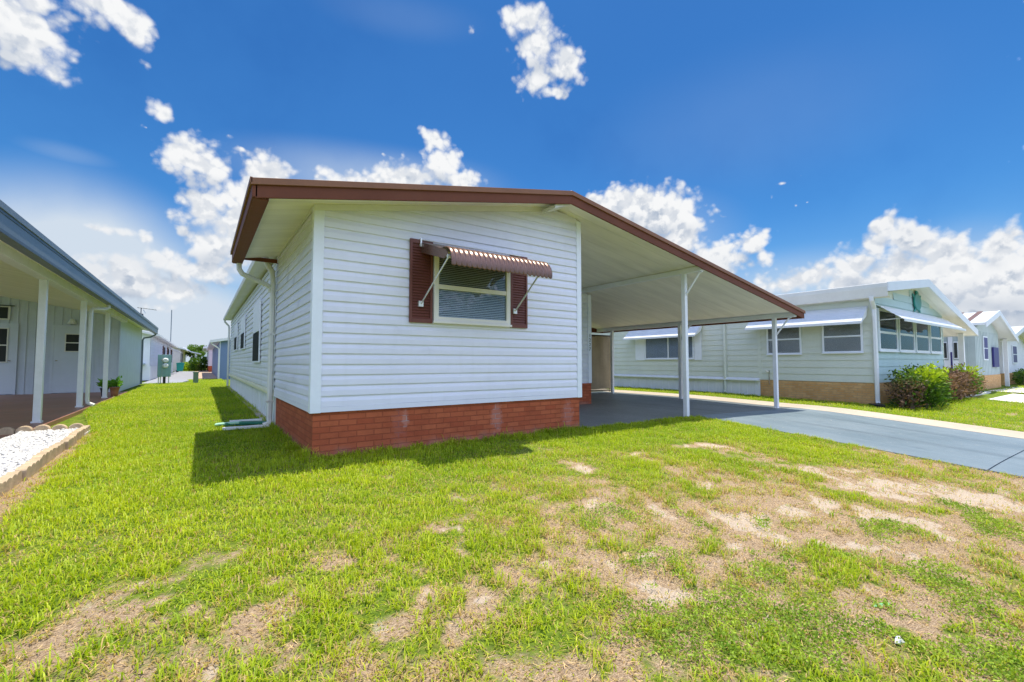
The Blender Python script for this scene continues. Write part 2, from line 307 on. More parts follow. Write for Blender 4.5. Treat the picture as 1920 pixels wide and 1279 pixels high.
def leafmat(name, trans=.35, rough=.55):
    m, t, out = newmat(name); a = t.add('ShaderNodeAttribute', attribute_name='tint').outputs['Color']
    rnd = t.n.new('ShaderNodeNewGeometry').outputs['Random Per Island']
    c = t.mix(t.math('MULTIPLY', rnd, .45), a, t.mix(1., a, (1.35, 1.2, .8, 1), 'MULTIPLY'))
    b = t.add('ShaderNodeBsdfPrincipled', i={'Base Color': c, 'Roughness': rough, 'Specular IOR Level': .3})
    tl = t.add('ShaderNodeBsdfTranslucent', i={'Color': t.mix(1., c, (1.3, 1.35, .6, 1), 'MULTIPLY')})
    mx = t.add('ShaderNodeMixShader', i={0: trans}); t.l.new(b.outputs[0], mx.inputs[1]); t.l.new(tl.outputs[0], mx.inputs[2])
    t.l.new(mx.outputs[0], out.inputs[0]); return m

def groundmat():
    m, t, out = newmat('ground_soil'); p = t.pos()
    cov = t.add('ShaderNodeAttribute', attribute_name='cover').outputs['Fac']
    snd = t.add('ShaderNodeAttribute', attribute_name='sandy').outputs['Fac']
    f1 = t.noise(p, 26, 8, .7); f2 = t.noise(p, 140, 5, .7); f3 = t.noise(p, 4, 5)
    x = t.sep(p); st = t.noise(t.comb(t.math('MULTIPLY', x[0], 40), t.math('MULTIPLY', x[1], 190), 0.), 1., 4, .7)
    thatch = t.mix(t.ramp(t.math('ADD', t.math('MULTIPLY', f2, .5), t.math('MULTIPLY', st, .5)), .38, .64), (.20,.125,.07,1), (.60,.46,.31,1))
    sand = t.mix(t.ramp(f2, .35, .7), (.42,.33,.245,1), (.64,.54,.43,1))
    sand = t.mix(t.math('MULTIPLY', t.ramp(f1, .55, .75), .5), sand, (.36,.25,.14,1))
    green = t.mix(t.ramp(f1, .3, .7), (.06,.12,.01,1), (.20,.27,.03,1))
    green = t.mix(t.ramp(f3, .5, .8), green, (.27,.26,.06,1))
    c = t.mix(t.ramp(t.math('ADD', snd, t.math('MULTIPLY', t.math('SUBTRACT', f1, .5), .9)), .3, .55), thatch, sand)
    c = t.mix(t.ramp(t.math('ADD', cov, t.math('MULTIPLY', t.math('SUBTRACT', f1, .5), .8)), .3, .75), c, green)
    b = t.add('ShaderNodeBsdfPrincipled', i={'Base Color': c, 'Roughness': .95, 'Specular IOR Level': .1})
    t.set(b, 'Normal', t.bump(t.math('ADD', t.math('MULTIPLY', f2, .5), f1), .018)); t.l.new(b.outputs[0], out.inputs[0]); return m

def paintedconc(name, base, hi, worn, tyres=(9.5, 11.0)):
    m, t, out = newmat(name); p = t.pos(); x = t.sep(p)
    f1 = t.noise(p, .7, 6, .6); f2 = t.noise(p, 9, 6, .7); f3 = t.noise(p, 120, 4)
    c = t.mix(t.ramp(f1, .35, .68), c4(base), c4(hi))
    sw = t.noise(t.comb(t.math('MULTIPLY', x[0], 1.6), t.math('MULTIPLY', x[1], .35), 0.), 1.3, 4)
    c = t.mix(t.math('MULTIPLY', t.ramp(sw, .45, .75), .35), c, c4(tuple(q*1.35 for q in hi)))
    c = t.mix(t.math('MULTIPLY', t.ramp(f2, .60, .72), .7), c, c4(worn))
    f5 = t.noise(p, 2.3, 7, .68); c = t.mix(t.math('MULTIPLY', t.ramp(f5, .56, .70), .3), c, c4(tuple(q*.62 for q in base)))
    c = t.mix(t.math('MULTIPLY', f3, .2), c, c4(tuple(q*.6 for q in base)))
    if tyres:
        for tx in tyres:
            d = t.math('ABSOLUTE', t.math('SUBTRACT', t.math('ADD', x[0], t.math('MULTIPLY', t.noise(t.comb(0., t.math('MULTIPLY', x[1], .5), 0.), 1.), .25)), tx))
            k = t.math('MULTIPLY', t.ramp(d, .22, .04), t.math('MULTIPLY', t.ramp(t.noise(t.comb(t.math('MULTIPLY', x[0], 18), t.math('MULTIPLY', x[1], .8), 0.), 1., 4), .3, .65), .5))
            c = t.mix(k, c, c4(tuple(q*.5 for q in base)))
    b = t.add('ShaderNodeBsdfPrincipled', i={'Base Color': c, 'Specular IOR Level': .45})
    t.set(b, 'Roughness', t.math('ADD', t.math('MULTIPLY', f2, .3), .36)); t.set(b, 'Normal', t.bump(f3, .002)); t.l.new(b.outputs[0], out.inputs[0]); return m

def panmat(name, col):
    """painted aluminium roof pans seen from below: seams run across the slope"""
    m, t, out = newmat(name); p = t.pos(); x = t.sep(p)
    fr = t.math('FRACT', t.math('DIVIDE', x[1], .305)); d = t.math('ABSOLUTE', t.math('SUBTRACT', fr, .5))
    n = t.noise(t.comb(t.math('MULTIPLY', x[0], .5), t.math('MULTIPLY', x[1], 3.2), 0.), 1.4, 5)
    c = t.mix(t.ramp(n, .3, .75), c4(tuple(q*.9 for q in col)), c4(tuple(min(1, q*1.06) for q in col)))
    c = t.mix(t.math('MULTIPLY', t.ramp(d, .485, .5), .3), c, c4(tuple(q*.6 for q in col)))
    b = t.add('ShaderNodeBsdfPrincipled', i={'Base Color': c, 'Roughness': .5, 'Specular IOR Level': .4})
    t.set(b, 'Normal', t.bump(t.ramp(d, .47, .5), .006)); t.l.new(b.outputs[0], out.inputs[0]); return m

M = {}
M['siding'] = mat('white_vinyl', (.72,.735,.82), .5, var=.04, vs=.9, grime=.12, gcol=(.55,.57,.58), spec=.35, streak=1)
M['siding_old'] = mat('weathered_vinyl', (.70,.72,.75), .55, var=.05, grime=.22, gcol=(.46,.5,.42), streak=1)
M['trim'] = mat('white_trim', (.78,.82,.88), .4, var=.03, spec=.4, grime=.06)
M['redbrick'] = brickmat('painted_red_brick', (.34,.072,.03), (.45,.12,.05), (.27,.066,.03), gap=.006,
    stains=((2.0,.28,.13,.3,(.42,.2,.2),.32),(2.08,.37,.06,.16,(.66,.6,.58),.4),(3.42,.3,.12,.34,(.62,.5,.48),.4),(4.75,.25,.16,.3,(.5,.28,.25),.6)), fade=.5)
M['tanbrick'] = brickmat('tan_brick', (.56,.29,.10), (.68,.42,.19), (.50,.34,.18), gap=.01)
M['brown'] = mat('brown_fascia', (.15,.05,.026), .6, var=.1, vs=2, spec=.2, grime=.12, gcol=(.2,.1,.06))
M['brown_lip'] = mat('brown_drip_edge', (.24,.11,.06), .5, var=.1, spec=.25)
M['maroon'] = mat('maroon_shutter', (.15,.048,.034), .5, var=.14, spec=.4)
M['awning'] = mat('bronze_awning', (.17,.095,.072), .3, metal=.5, var=.12, vs=6, spec=.6, grime=.2, gcol=(.33,.2,.18))
M['soffit'] = panmat('cream_soffit', (.88,.85,.74))
M['ceiling'] = panmat('cream_ceiling', (.88,.86,.76))
M['roof'] = mat('white_metal_roof', (.72,.72,.70), .45, var=.08, spec=.4)
M['post'] = mat('white_post', (.80,.82,.84), .4, var=.05, grime=.12, gcol=(.45,.43,.4))
M['pipe'] = mat('cream_pipe', (.70,.71,.66), .45, var=.05, grime=.15, gcol=(.45,.43,.34))
M['alum'] = mat('aluminium_arm', (.72,.73,.70), .38, metal=.5, var=.08)
M['frame'] = mat('cream_window_frame', (.74,.72,.66), .45, var=.04)
M['glass'] = glassmat('window_glass', (.9,.93,.95), k=.0)
M['darkglass'] = glassmat('dark_glass', (.25,.3,.32), k=.05)
M['blind'] = mat('blind_slat', (.66,.69,.70), .5, var=.06)
M['blindwhite'] = mat('white_blind', (.85,.80,.68), .55, var=.06)
M['dark'] = mat('dark_room', (.03,.035,.035), .8, var=.2)
M['shade'] = mat('rolled_shade', (.80,.82,.85), .6, var=.03)
M['tan'] = mat('tan_canvas', (.34,.27,.17), .8, var=.14, vs=1.3, bump=.004, bs=25, grime=.35, gcol=(.2,.15,.09), streak=1)
M['skirt'] = mat('white_skirting', (.76,.79,.80), .5, var=.05, grime=.2, gcol=(.5,.52,.45), streak=1)
M['yellow'] = mat('yellowed_ledge', (.70,.69,.50), .5, var=.06)
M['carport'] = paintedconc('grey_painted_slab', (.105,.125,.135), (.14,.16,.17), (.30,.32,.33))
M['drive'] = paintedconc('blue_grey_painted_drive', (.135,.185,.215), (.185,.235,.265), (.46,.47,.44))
M['conc'] = mat('bare_concrete', (.47,.40,.31), .85, var=.12, vs=1.2, bump=.003, bs=90, grime=.25, gcol=(.42,.35,.26))
M['whiteconc'] = mat('pale_concrete', (.66,.64,.60), .8, var=.08, bump=.002)
M['porch'] = mat('red_painted_slab', (.32,.15,.10), .45, var=.16, vs=.8, grime=.3, gcol=(.22,.19,.16))
M['bluefascia'] = mat('blue_grey_metal', (.125,.16,.19), .45, var=.06, spec=.45)
M['bluedark'] = mat('dark_drip_edge', (.055,.075,.095), .45, var=.1)
M['greywall'] = mat('pale_blue_wall', (.57,.62,.71), .55, var=.05, grime=.14, gcol=(.42,.48,.5), streak=1)
M['door'] = mat('pale_door', (.60,.65,.74), .45, var=.03)
M['metal'] = mat('knob_metal', (.55,.52,.45), .25, metal=.9, var=.05)
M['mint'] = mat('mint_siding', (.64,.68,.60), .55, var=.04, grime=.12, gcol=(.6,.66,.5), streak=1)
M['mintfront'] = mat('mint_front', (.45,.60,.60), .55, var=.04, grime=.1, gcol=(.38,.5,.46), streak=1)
M['whitegutter'] = mat('white_gutter', (.72,.72,.69), .45, var=.04, grime=.1)
M['awnwhite'] = mat('white_awning', (.74,.77,.80), .4, var=.03)
M['teal'] = mat('teal_ornament', (.02,.22,.19), .4, var=.2)
M['green_box'] = mat('green_cabinet', (.22,.38,.38), .5, var=.08, grime=.2, gcol=(.16,.24,.2))
M['sage_box'] = mat('sage_cabinet', (.14,.22,.15), .55, var=.1)
M['edging'] = mat('concrete_edging', (.50,.38,.25), .9, var=.2, vs=7, bump=.006, bs=50, grime=.35, gcol=(.24,.2,.15))
M['stone'] = mat('white_stone', (.62,.61,.60), .8, var=.08)
M['terracotta'] = mat('terracotta', (.33,.14,.08), .75, var=.15)
M['black'] = mat('black_plastic', (.02,.02,.022), .5, var=.2)
M['pot_soil'] = mat('pot_soil', (.05,.035,.02), .95, var=.3)
M['hose'] = mat('green_plastic', (.02,.17,.10), .45, var=.2)
M['hoselight'] = mat('mint_plastic', (.35,.62,.45), .45, var=.1)
M['whiteplastic'] = mat('white_plastic', (.78,.79,.77), .45, var=.05, grime=.15)
M['bin'] = mat('teal_bin', (.02,.30,.24), .4, var=.08)
M['slate'] = mat('slate_blue_wall', (.15,.22,.36), .6, var=.04)
M['lilac'] = mat('lilac_wall', (.56,.52,.58), .6, var=.05)
M['pinkwall'] = mat('pale_pink_wall', (.66,.58,.58), .6, var=.05)
M['trunk'] = mat('bark', (.13,.09,.06), .9, var=.25, bump=.02, bs=14)
M['panel'] = mat('grey_panel', (.42,.50,.50), .6, var=.05)
M['purple'] = mat('navy_shutter', (.035,.03,.16), .45, var=.1)
M['seam'] = mat('dark_roof_seam', (.16,.09,.07), .5, var=.1)
M['whitewall'] = mat('white_wall', (.76,.79,.84), .55, var=.04, grime=.1)
M['screen'] = mat('insect_screen', (.018,.022,.022), .75, spec=.15)
M['brass'] = mat('brass_number', (.16,.17,.12), .4, metal=.4)
M['leaf'] = leafmat('leaf')
M['blade'] = leafmat('grass_blade', .38, .5)
M['straw'] = leafmat('straw', .1, .8)
M['paper'] = mat('scrap_paper', (.72,.72,.74), .7)
M['greenscrap'] = mat('scrap_green', (.22,.62,.33), .5)
M['ground'] = groundmat()
# ------------------------------------------------------------------ building pieces
ROW = .119
def courses(mb, ax, plane, n, a0, a1, z0, z1, row=ROW, lip=.016, clip=None, style='dutch'):
    """lapped siding: each course a folded strip; clip(z) returns the a-range left at that height"""
    z = z0
    prof = ((0,-.006),(0,lip),(.50,lip*.88),(.72,lip*.32),(.90,-.003),(1,-.006)) if style == 'dutch' else ((0,0),(0,lip),(1,.001))
    while z < z1 - 1e-4:
        h = min(row, z1 - z); lo, hi = (clip(z + h*.6) if clip else (a0, a1)); lo = max(lo, a0); hi = min(hi, a1)
        if hi - lo > .02:
            rows = []
            for fz, o in prof:
                if fz*row > h: break
                zz = z + fz*row; pl = plane + n*o
                rows.append([(lo, pl, zz), (hi, pl, zz)] if ax == 'x' else [(pl, lo, zz), (pl, hi, zz)])
            if len(rows) > 1 and hi - lo > 1.5:
                cut = [lo, lo + (hi-lo)*random.uniform(.2, .8), hi]
                for q in (0, 1):
                    n_ = max(2, int((cut[q+1]-cut[q])/.45)); ob = .0018*q; ph = random.random()*9
                    rr = []
                    for (fz, o), rw in zip(prof, rows):
                        zz = rw[0][2]; ln = []
                        for k in range(n_+1):
                            a = cut[q] + (cut[q+1]-cut[q])*k/n_; dz = .0011*math.sin(a*2.3+ph) + .0007*math.sin(a*5.1+ph*2); do = ob*(o > 0) + .0012*math.sin(a*3.1+ph*3)*(o > 0)
                            pl = plane + n*(o+do); ln.append((a, pl, zz+dz) if ax == 'x' else (pl, a, zz+dz))
                        rr.append(ln)
                    mb.grid(rr)
            elif len(rows) > 1: mb.grid(rows)
        z += row
    return mb

def window(parent, ax, plane, n, a0, a1, z0, z1, fw=.05, rail=None, mull=0, frame='frame', glass='glass', back='blind', depth=.055, fill=None, low=None, sill=True):
    plane = plane + n*.007
    f = MB()
    f.abox(ax, plane, n, a0, a0+fw, .016, depth, z0, z1).abox(ax, plane, n, a1-fw, a1, .016, depth, z0, z1)
    f.abox(ax, plane, n, a0+fw, a1-fw, .016, depth, z0, z0+fw*1.15).abox(ax, plane, n, a0+fw, a1-fw, .016, depth, z1-fw, z1)
    if rail is not None:
        f.abox(ax, plane, n, a0+fw, a1-fw, .016, depth-.006, rail-fw*.45, rail+fw*.45)
    for k in range(mull):
        c = a0 + (a1-a0)*(k+1)/(mull+1); f.abox(ax, plane, n, c-fw*.5, c+fw*.5, .016, depth-.004, z0+fw*1.15, z1-fw)
    if sill: f.abox(ax, plane, n, a0-.015, a1+.015, depth, depth+.02, z0-.012, z0+.02)
    fo = f.build('window', M[frame], parent, bevel=.003)
    p = MB().abox(ax, plane, n, a0+fw*.8, a1-fw*.8, .036, .040, z0+fw, z1-fw*.8)
    p.build('pane', M[glass], fo)
    MB().abox(ax, plane, n, a0+fw*.7, a1-fw*.7, .0145, .0165, z0+fw*.7, z1-fw*.7).build('interior', M['dark'], fo)
    if back:
        b = MB(); zz = z0 + fw*1.2; top = z1 - fw
        while zz < top:
            o = plane + n*.019; o2 = plane + n*.031
            if ax == 'x': b.poly([(a0+fw*1.1,o2,zz),(a1-fw*1.1,o2,zz),(a1-fw*1.1,o,zz+.018),(a0+fw*1.1,o,zz+.018)])
            else: b.poly([(o2,a0+fw*1.1,zz),(o2,a1-fw*1.1,zz),(o,a1-fw*1.1,zz+.018),(o,a0+fw*1.1,zz+.018)])
            zz += .024
        b.build('blind', M[back], fo, fix=False)
    if fill:
        MB().abox(ax, plane, n, a0+fw, a1-fw, .041, .0435, low[1], low[0]).build('insect_screen', M['screen'], fo)
        MB().abox(ax, plane, n, a0+fw, a1-fw, .041, .044, fill[0], fill[1]).build('rolled_shade', M['shade'], fo)
    return fo

def louvres(parent, name, ax, plane, n, a0, a1, z0, z1, m):
    s = MB(); b = .03; plane = plane + n*.01
    s.abox(ax, plane, n, a0, a0+b, .012, .04, z0, z1).abox(ax, plane, n, a1-b, a1, .012, .04, z0, z1)
    s.abox(ax, plane, n, a0+b, a1-b, .012, .04, z0, z0+.05).abox(ax, plane, n, a0+b, a1-b, .012, .04, z1-.05, z1)
    s.abox(ax, plane, n, a0+b, a1-b, .012, .018, z0+.05, z1-.05)
    z = z0 + .052
    while z < z1 - .07:
        p0 = plane + n*.036; p1 = plane + n*.02
        if ax == 'x': s.poly([(a0+b,p0,z),(a1-b,p0,z),(a1-b,p1,z+.03),(a0+b,p1,z+.03)]).poly([(a0+b,p0,z),(a1-b,p0,z),(a1-b,p1,z),(a0+b,p1,z)])
        else: s.poly([(p0,a0+b,z),(p0,a1-b,z),(p1,a1-b,z+.03),(p1,a0+b,z+.03)]).poly([(p0,a0+b,z),(p0,a1-b,z),(p1,a1-b,z),(p1,a0+b,z)])
        z += .036
    return s.build(name, m, parent)

def slat_awning(parent, ax, plane, n, a0, a1, zt, zb, out, m, name='awning', sides=True, ns=9):
    """flat stepped aluminium awning sloping away from the wall"""
    w = MB()
    for k in range(ns):
        t0 = k/ns; t1 = (k+1.12)/ns if k < ns-1 else 1.
        o0, o1 = .02 + out*t0, .02 + out*t1; q0 = zt + (zb-zt)*t0; q1 = zt + (zb-zt)*t1 + .014
        pts = [(o0, q0), (o1, q1), (o1, q1-.012), (o0, q0-.012)]
        if ax == 'x': w.prism([(a0, plane+n*o, z) for o, z in pts], (a1-a0, 0, 0))
        else: w.prism([(plane+n*o, a0, z) for o, z in pts], (0, a1-a0, 0))
    o = out + .02
    w.abox(ax, plane, n, a0-.005, a1+.005, o-.006, o+.02, zb-.05, zb+.022)
    ob = w.build(name, m, parent)
    if sides:
        for a in (a0-.004, a1+.001):
            s = MB(); pts = [(.02, zt), (o, zb+.01), (o, zb-.04), (.30*out, zb + .35*(zt-zb)), (.02, zt-.06)]
            if ax == 'x': s.prism([(a, plane+n*q, z) for q, z in pts], (.003, 0, 0))
            else: s.prism([(plane+n*q, a, z) for q, z in pts], (0, .003, 0))
            s.build('side_panel', m, ob)
    return ob

def leaf_mesh(name, m, pts, size, cols, parent=None, at=(0,0,0), up=.35, aspect=.5, seed=1):
    """folded pointed leaves at numpy points; one mesh"""
    g = np.random.default_rng(seed); n = len(pts)
    d = g.normal(size=(n,3)); d[:,2] = np.abs(d[:,2])*.6 + up*g.random(n); d /= np.linalg.norm(d, axis=1, keepdims=True)
    s = np.cross(d, g.normal(size=(n,3))); s /= np.linalg.norm(s, axis=1, keepdims=True)
    nn = np.cross(d, s); L = (size*(.6+.8*g.random(n)))[:,None] if np.isscalar(size) else size[:,None]
    b = pts; c = pts + d*L*.5 - nn*L*.05; tip = pts + d*L - nn*L*.18
    l = c + s*L*aspect*.5 + nn*L*.08; r = c - s*L*aspect*.5 + nn*L*.08
    V = np.stack([b, l, tip, r, c], 1).reshape(-1,3) - np.array(at); k = np.arange(n)[:,None]*5
    F = np.concatenate([k + np.array([[0,4,1]]), k + np.array([[1,4,2]]), k + np.array([[0,3,4]]), k + np.array([[3,2,4]])])
    T = np.repeat(cols, 5, axis=0)
    o = npmesh(name, V, [(3, F)], m, {'tint': T})
    if parent: o.parent = parent
    return o

# ------------------------------------------------------------------ main home
RIDGE, RZ = 4.44, 3.56
EL, EZ = .40, 2.79
FY = 4.87
def roofz(x): return EZ + (RZ-EZ)*(x-EL)/(RIDGE-EL) if x < RIDGE else RZ - .169*(x-RIDGE)
RX = 11.97; REZ = roofz(RX)
YF, YB = 5.29, 8.27          # the front block
XL, XR = 1.01, 5.0

home = thing('mobile_home', 'white sided mobile home with brown fascia, red brick base and attached open carport', 'house', (3.0, 5.29, 0))

w = MB().box(XL, XR, YF, YB, .5, 2.70).box(XL+.01, 8.19, YB+.02, 22.7, .52, 2.80)
w.prism([(XL, YF, 2.70), (XR, YF, 2.70), (XR, YF, roofz(XR)-.11), (RIDGE, YF, RZ-.11), (XL, YF, roofz(XL)-.11)], (0, YB-YF, 0))
w.prism([(XL+.02, YB+.02, 2.80), (8.19, YB+.02, 2.80), (RIDGE, YB+.02, 3.36)], (0, .1, 0))
w.build('wall', M['siding'], home)

def clipfront(z):
    t = z + .1
    return ((EL + (t-EZ)*(RIDGE-EL)/(RZ-EZ)) if t > roofz(XL) else XL, XR)
s = courses(MB(), 'x', YF, -1, XL+.085, XR-.075, .56, 3.45, clip=clipfront)
courses(s, 'y', XL, -1, YF+.08, YB-.02, .56, 2.78)
s.box(XL+.085, XR-.075, YF-.02, YF, .50, .558); s.box(XL-.02, XL, YF+.08, YB-.02, .50, .558)
s.build('siding', M['siding'], home)
s = courses(MB(), 'y', XL+.01, -1, YB+.1, 22.62, .60, 2.83)
courses(s, 'x', YB+.02, -1, XR, 8.1, .56, 2.83)
s.build('siding', M['siding_old'], home)
t = MB().box(XL-.026, XL+.085, YF-.026, YF, .495, roofz(XL)-.10).box(XL-.026, XL, YF, YF+.08, .495, roofz(XL)-.11)
t.build('corner_trim', M['trim'], home, bevel=.004)
t = MB().box(XR-.075, XR+.02, YF-.026, YF, .495, roofz(XR)-.13).box(XR, XR+.02, YF, YF+.08, .495, roofz(XR)-.13)
t.build('corner_trim', M['trim'], home, bevel=.004)
t = MB().box(8.1, 8.22, YB-.01, YB+.02, .53, 2.8).box(8.19, 8.22, YB+.02, YB+.12, .53, 2.8)
t.build('corner_trim', M['trim'], home, bevel=.004)
b = MB().box(XL+.012, XR-.01, YF+.012, YF+.11, -.12, .497)
b.box(XL+.012, XL+.11, YF+.11, YB, -.12, .497)
b.box(XR-.11, XR-.01, YF+.11, YB, -.12, .497)
b.box(XR-.01, 8.2, YB+.0, YB+.1, -.1, .527).box(8.1, 8.2, YB+.1, 22.6, -.1, .527)
b.build('brick_skirt', M['redbrick'], home)
# white ribbed skirting and ledge down the long left side
k = MB().box(XL+.03, XL+.06, YB+.02, 22.68, -.05, .50)
y = YB + .25
while y < 22.6:
    k.box(XL+.016, XL+.03, y, y+.03, -.05, .50); y += .30
k.build('skirting', M['skirt'], home)
MB().prism([(XL-.012, YB+.02, .585), (XL-.03, YB+.02, .55), (XL-.03, YB+.02, .50), (XL+.03, YB+.02, .50), (XL+.03, YB+.02, .60)], (0, 22.68-YB, 0)).build('ledge', M['yellow'], home)
MB().box(XL-.09, XL+.03, YB+.25, 22.7, -.03, .035).build('footing', M['conc'], home)

# roof
r = MB().prism([(EL, FY, EZ), (RIDGE, FY, RZ), (RIDGE, FY, RZ-.09), (EL, FY, EZ-.09)], (0, YB-FY, 0))
r.prism([(RIDGE, FY, RZ), (RX, FY, REZ), (RX, FY, REZ-.09), (RIDGE, FY, RZ-.09)], (0, 11.42-FY, 0))
r.prism([(.82, YB+.005, 2.97), (RIDGE, YB+.005, 3.50), (RIDGE, YB+.005, 3.40), (.82, YB+.005, 2.87)], (0, 14.6, 0))
r.prism([(RIDGE, 11.425, 3.52), (8.6, 11.425, 2.83), (8.6, 11.425, 2.73), (RIDGE, 11.425, 3.42)], (0, 11.43, 0))
roof = r.build('roof', M['roof'], home)
MB().tube([(RIDGE, FY-.02, RZ+.005), (RIDGE, 11.4, RZ+.005)], .035, 8).build('ridge_cap', M['roof'], roof)
so = .094
MB().poly([(EL+.09, FY, roofz(EL+.09)-so), (XL-.02, FY, roofz(XL-.02)-so), (XL-.02, YB, roofz(XL-.02)-so), (EL+.09, YB, roofz(EL+.09)-so)]) \
    .poly([(XL-.02, FY, roofz(XL-.02)-so), (RIDGE, FY, RZ-so), (RIDGE, YF-.005, RZ-so), (XL-.02, YF-.005, roofz(XL-.02)-so)]).build('soffit', M['soffit'], roof, fix=False)
MB().poly([(RIDGE, FY, RZ-so), (RX-.06, FY, REZ-so+.01), (RX-.06, 11.4, REZ-so+.01), (RIDGE, 11.4, RZ-so)]).build('carport_ceiling', M['ceiling'], roof, fix=False)
MB().box(XL-.025, XL, YF-.02, YB, roofz(XL)-.135, roofz(XL)-.097).prism([(XL-.02, YF-.034, roofz(XL-.02)-.095), (RIDGE, YF-.034, RZ-.095), (RIDGE, YF-.034, RZ-.165), (XL-.02, YF-.034, roofz(XL-.02)-.165)], (0, .03, 0)).build('frieze_strip', M['pipe'], roof)

def slopeboard(mb, x0, x1, y0, y1, up, dn, zf=roofz):
    mb.prism([(x0, y0, zf(x0)+up), (x1, y0, zf(x1)+up), (x1, y0, zf(x1)-dn), (x0, y0, zf(x0)-dn)], (0, y1-y0, 0)); return mb
f = MB()
slopeboard(f, EL-.02, RIDGE, FY-.028, FY, .012, .165); slopeboard(f, RIDGE, RX+.02, FY-.028, FY, .012, .165)
f.box(EL-.045, EL-.001, FY-.028, YB+.03, EZ-.16, EZ+.012)
f.box(EL-.03, EL+.09, FY, YB+.03, EZ-.168, EZ-.155)                                   # gutter bottom seen as the brown band
f.box(EL+.09, EL+.10, FY, YB+.03, EZ-.168, EZ-.085)
f.box(RX, RX+.03, FY-.028, 11.45, REZ-.165, REZ+.012)
f.box(EL+.10, XL+.1, YB-.001, YB+.028, roofz(EL+.3)-.15, roofz(EL+.3)-.085)
f.box(8.0, RX, 11.42, 11.45, REZ-.17, REZ-.0)
fo = f.build('fascia', M['brown'], roof, bevel=.004)
l = MB()
slopeboard(l, EL-.06, RIDGE, FY-.052, FY-.0285, .024, .042); slopeboard(l, RIDGE, RX+.045, FY-.052, FY-.0285, .024, .042)
l.box(EL-.068, EL-.0455, FY-.052, YB+.03, EZ-.035, EZ+.02)
l.box(RX+.0305, RX+.05, FY-.03, 11.45, REZ-.03, REZ+.02)
l.build('drip_edge', M['brown_lip'], fo, bevel=.003)
MB().prism([(4.16, FY+.02, roofz(4.16)-.215), (RIDGE, FY+.02, RZ-.165), (RIDGE, FY+.02, RZ-.10), (4.16, FY+.02, roofz(4.16)-.165)], (0, .3, 0)).build('ridge_bracket', M['pipe'], fo)
g = MB(); gp = [(.82, 2.96), (.735, 2.955), (.725, 2.93), (.745, 2.86), (.82, 2.85)]
g.prism([(x, YB+.05, z) for x, z in gp], (0, 14.55, 0)); g.build('gutter', M['whitegutter'], roof)
MB().poly([(.82, YB+.03, 2.865), (XL+.02, YB+.03, 2.87), (XL+.02, 22.8, 2.87), (.82, 22.8, 2.865)]).build('soffit', M['whitegutter'], roof, fix=False)

# downspouts
d = MB().rtube([(.45, 8.22, 2.62), (.455, 8.225, 2.53), (.50, 8.24, 2.46), (.60, 8.27, 2.42), (.84, 8.33, 2.34), (.90, 8.34, 2.30), (.915, 8.345, 2.22)], .085, .07)
d.rtube([(.83, 8.36, 2.84), (.835, 8.36, 2.74), (.88, 8.35, 2.64), (.93, 8.345, 2.56), (.945, 8.34, 2.40), (.945, 8.34, .12), (.94, 8.33, .06), (.86, 8.33, .03)], .10, .08)
dsp = d.build('downspout', M['pipe'], home)
for sz in (1.5, .4): MB().box(.88, 1.0, 8.29, 8.30, sz, sz+.03).build('strap', M['alum'], dsp)
d = MB().rtube([(.78, 22.6, 2.86), (.79, 22.6, 2.78), (.93, 22.62, 2.62), (.95, 22.62, 2.5), (.95, 22.62, .05)], .09, .07).build('downspout', M['pipe'], home)
MB().box(XL-.0, XL+.02, YB-.05, YB-.02, 0, .5).build('trim_strip', M['pipe'], home)

# front window with shutters and awning
window(home, 'x', YF, -1, 2.42, 3.60, 1.565, 2.50, fw=.065, rail=2.03, depth=.06)
louvres(home, 'shutter', 'x', YF, -1, 2.10, 2.405, 1.55, 2.60, M['maroon'])
louvres(home, 'shutter', 'x', YF, -1, 3.62, 3.915, 1.55, 2.60, M['maroon'])
prof = [(5.265, 2.575)] + [(5.265-.60*t, 2.575-.21*t) for t in (.3, .6, .9)]
cy, cz, cr = 4.64, 2.185, .19
prof += [(cy + cr*math.cos(a)*1.1 - .02, cz + cr*math.sin(a)) for a in [R(q) for q in (82, 95, 110, 125, 140, 155, 170, 182, 192)]]
prof = [Vector((0, y, z)) for y, z in prof]
NR = 22; rows = []
for i, p in enumerate(prof):
    tn = (prof[min(i+1, len(prof)-1)] - prof[max(i-1, 0)]).normalized(); nv = Vector((0, tn.z, -tn.y))
    if nv.z < 0 and i < 6: nv = -nv
    if i >= 6 and nv.y > 0: nv = -nv
    am = .011 if i > 0 else .0
    rows.append([(2.245 + 1.45*j/(NR*6), *(p + nv*am*abs(math.sin(PI*j/6)))[1:]) for j in range(NR*6+1)])
edge = rows[-1]; rows.append([(x, y, z - .018*abs(math.sin(PI*j/6))) for j, (x, y, z) in enumerate(edge)])
aw = MB().grid(rows).build('window_awning', M['awning'], home, smooth=True, solid=.004)
for x in (2.247, 3.69):
    MB().prism([(x, 5.25, 2.56), (x, 4.66, 2.37), (x, 4.56, 2.34), (x, 4.50, 2.28), (x, 4.60, 2.24), (x, 5.25, 2.44)], (.004, 0, 0)).build('side_plate', M['awning'], aw)
rl = MB().tube([(2.24, 5.235, 2.60), (3.78, 5.235, 2.60)], .009, 8).box(2.225, 2.245, 5.22, 5.28, 2.51, 2.615).box(3.765, 3.785, 5.24, 5.28, 2.59, 2.612)
rl.build('top_rail', M['alum'], aw)
for x0, x1 in ((2.24, 2.262), (3.68, 3.60)):
    a = MB().bar((x0, 5.215, 1.79), (x1, 4.50, 2.25), .022, .012)
    a.box(x0-.03, x0+.03, 5.215, 5.25, 1.75, 1.82)
    a.tube([(x1-.02, 4.50, 2.25), (x1+.02, 4.50, 2.25)], .022, 10)
    a.build('support_arm', M['alum'], aw)
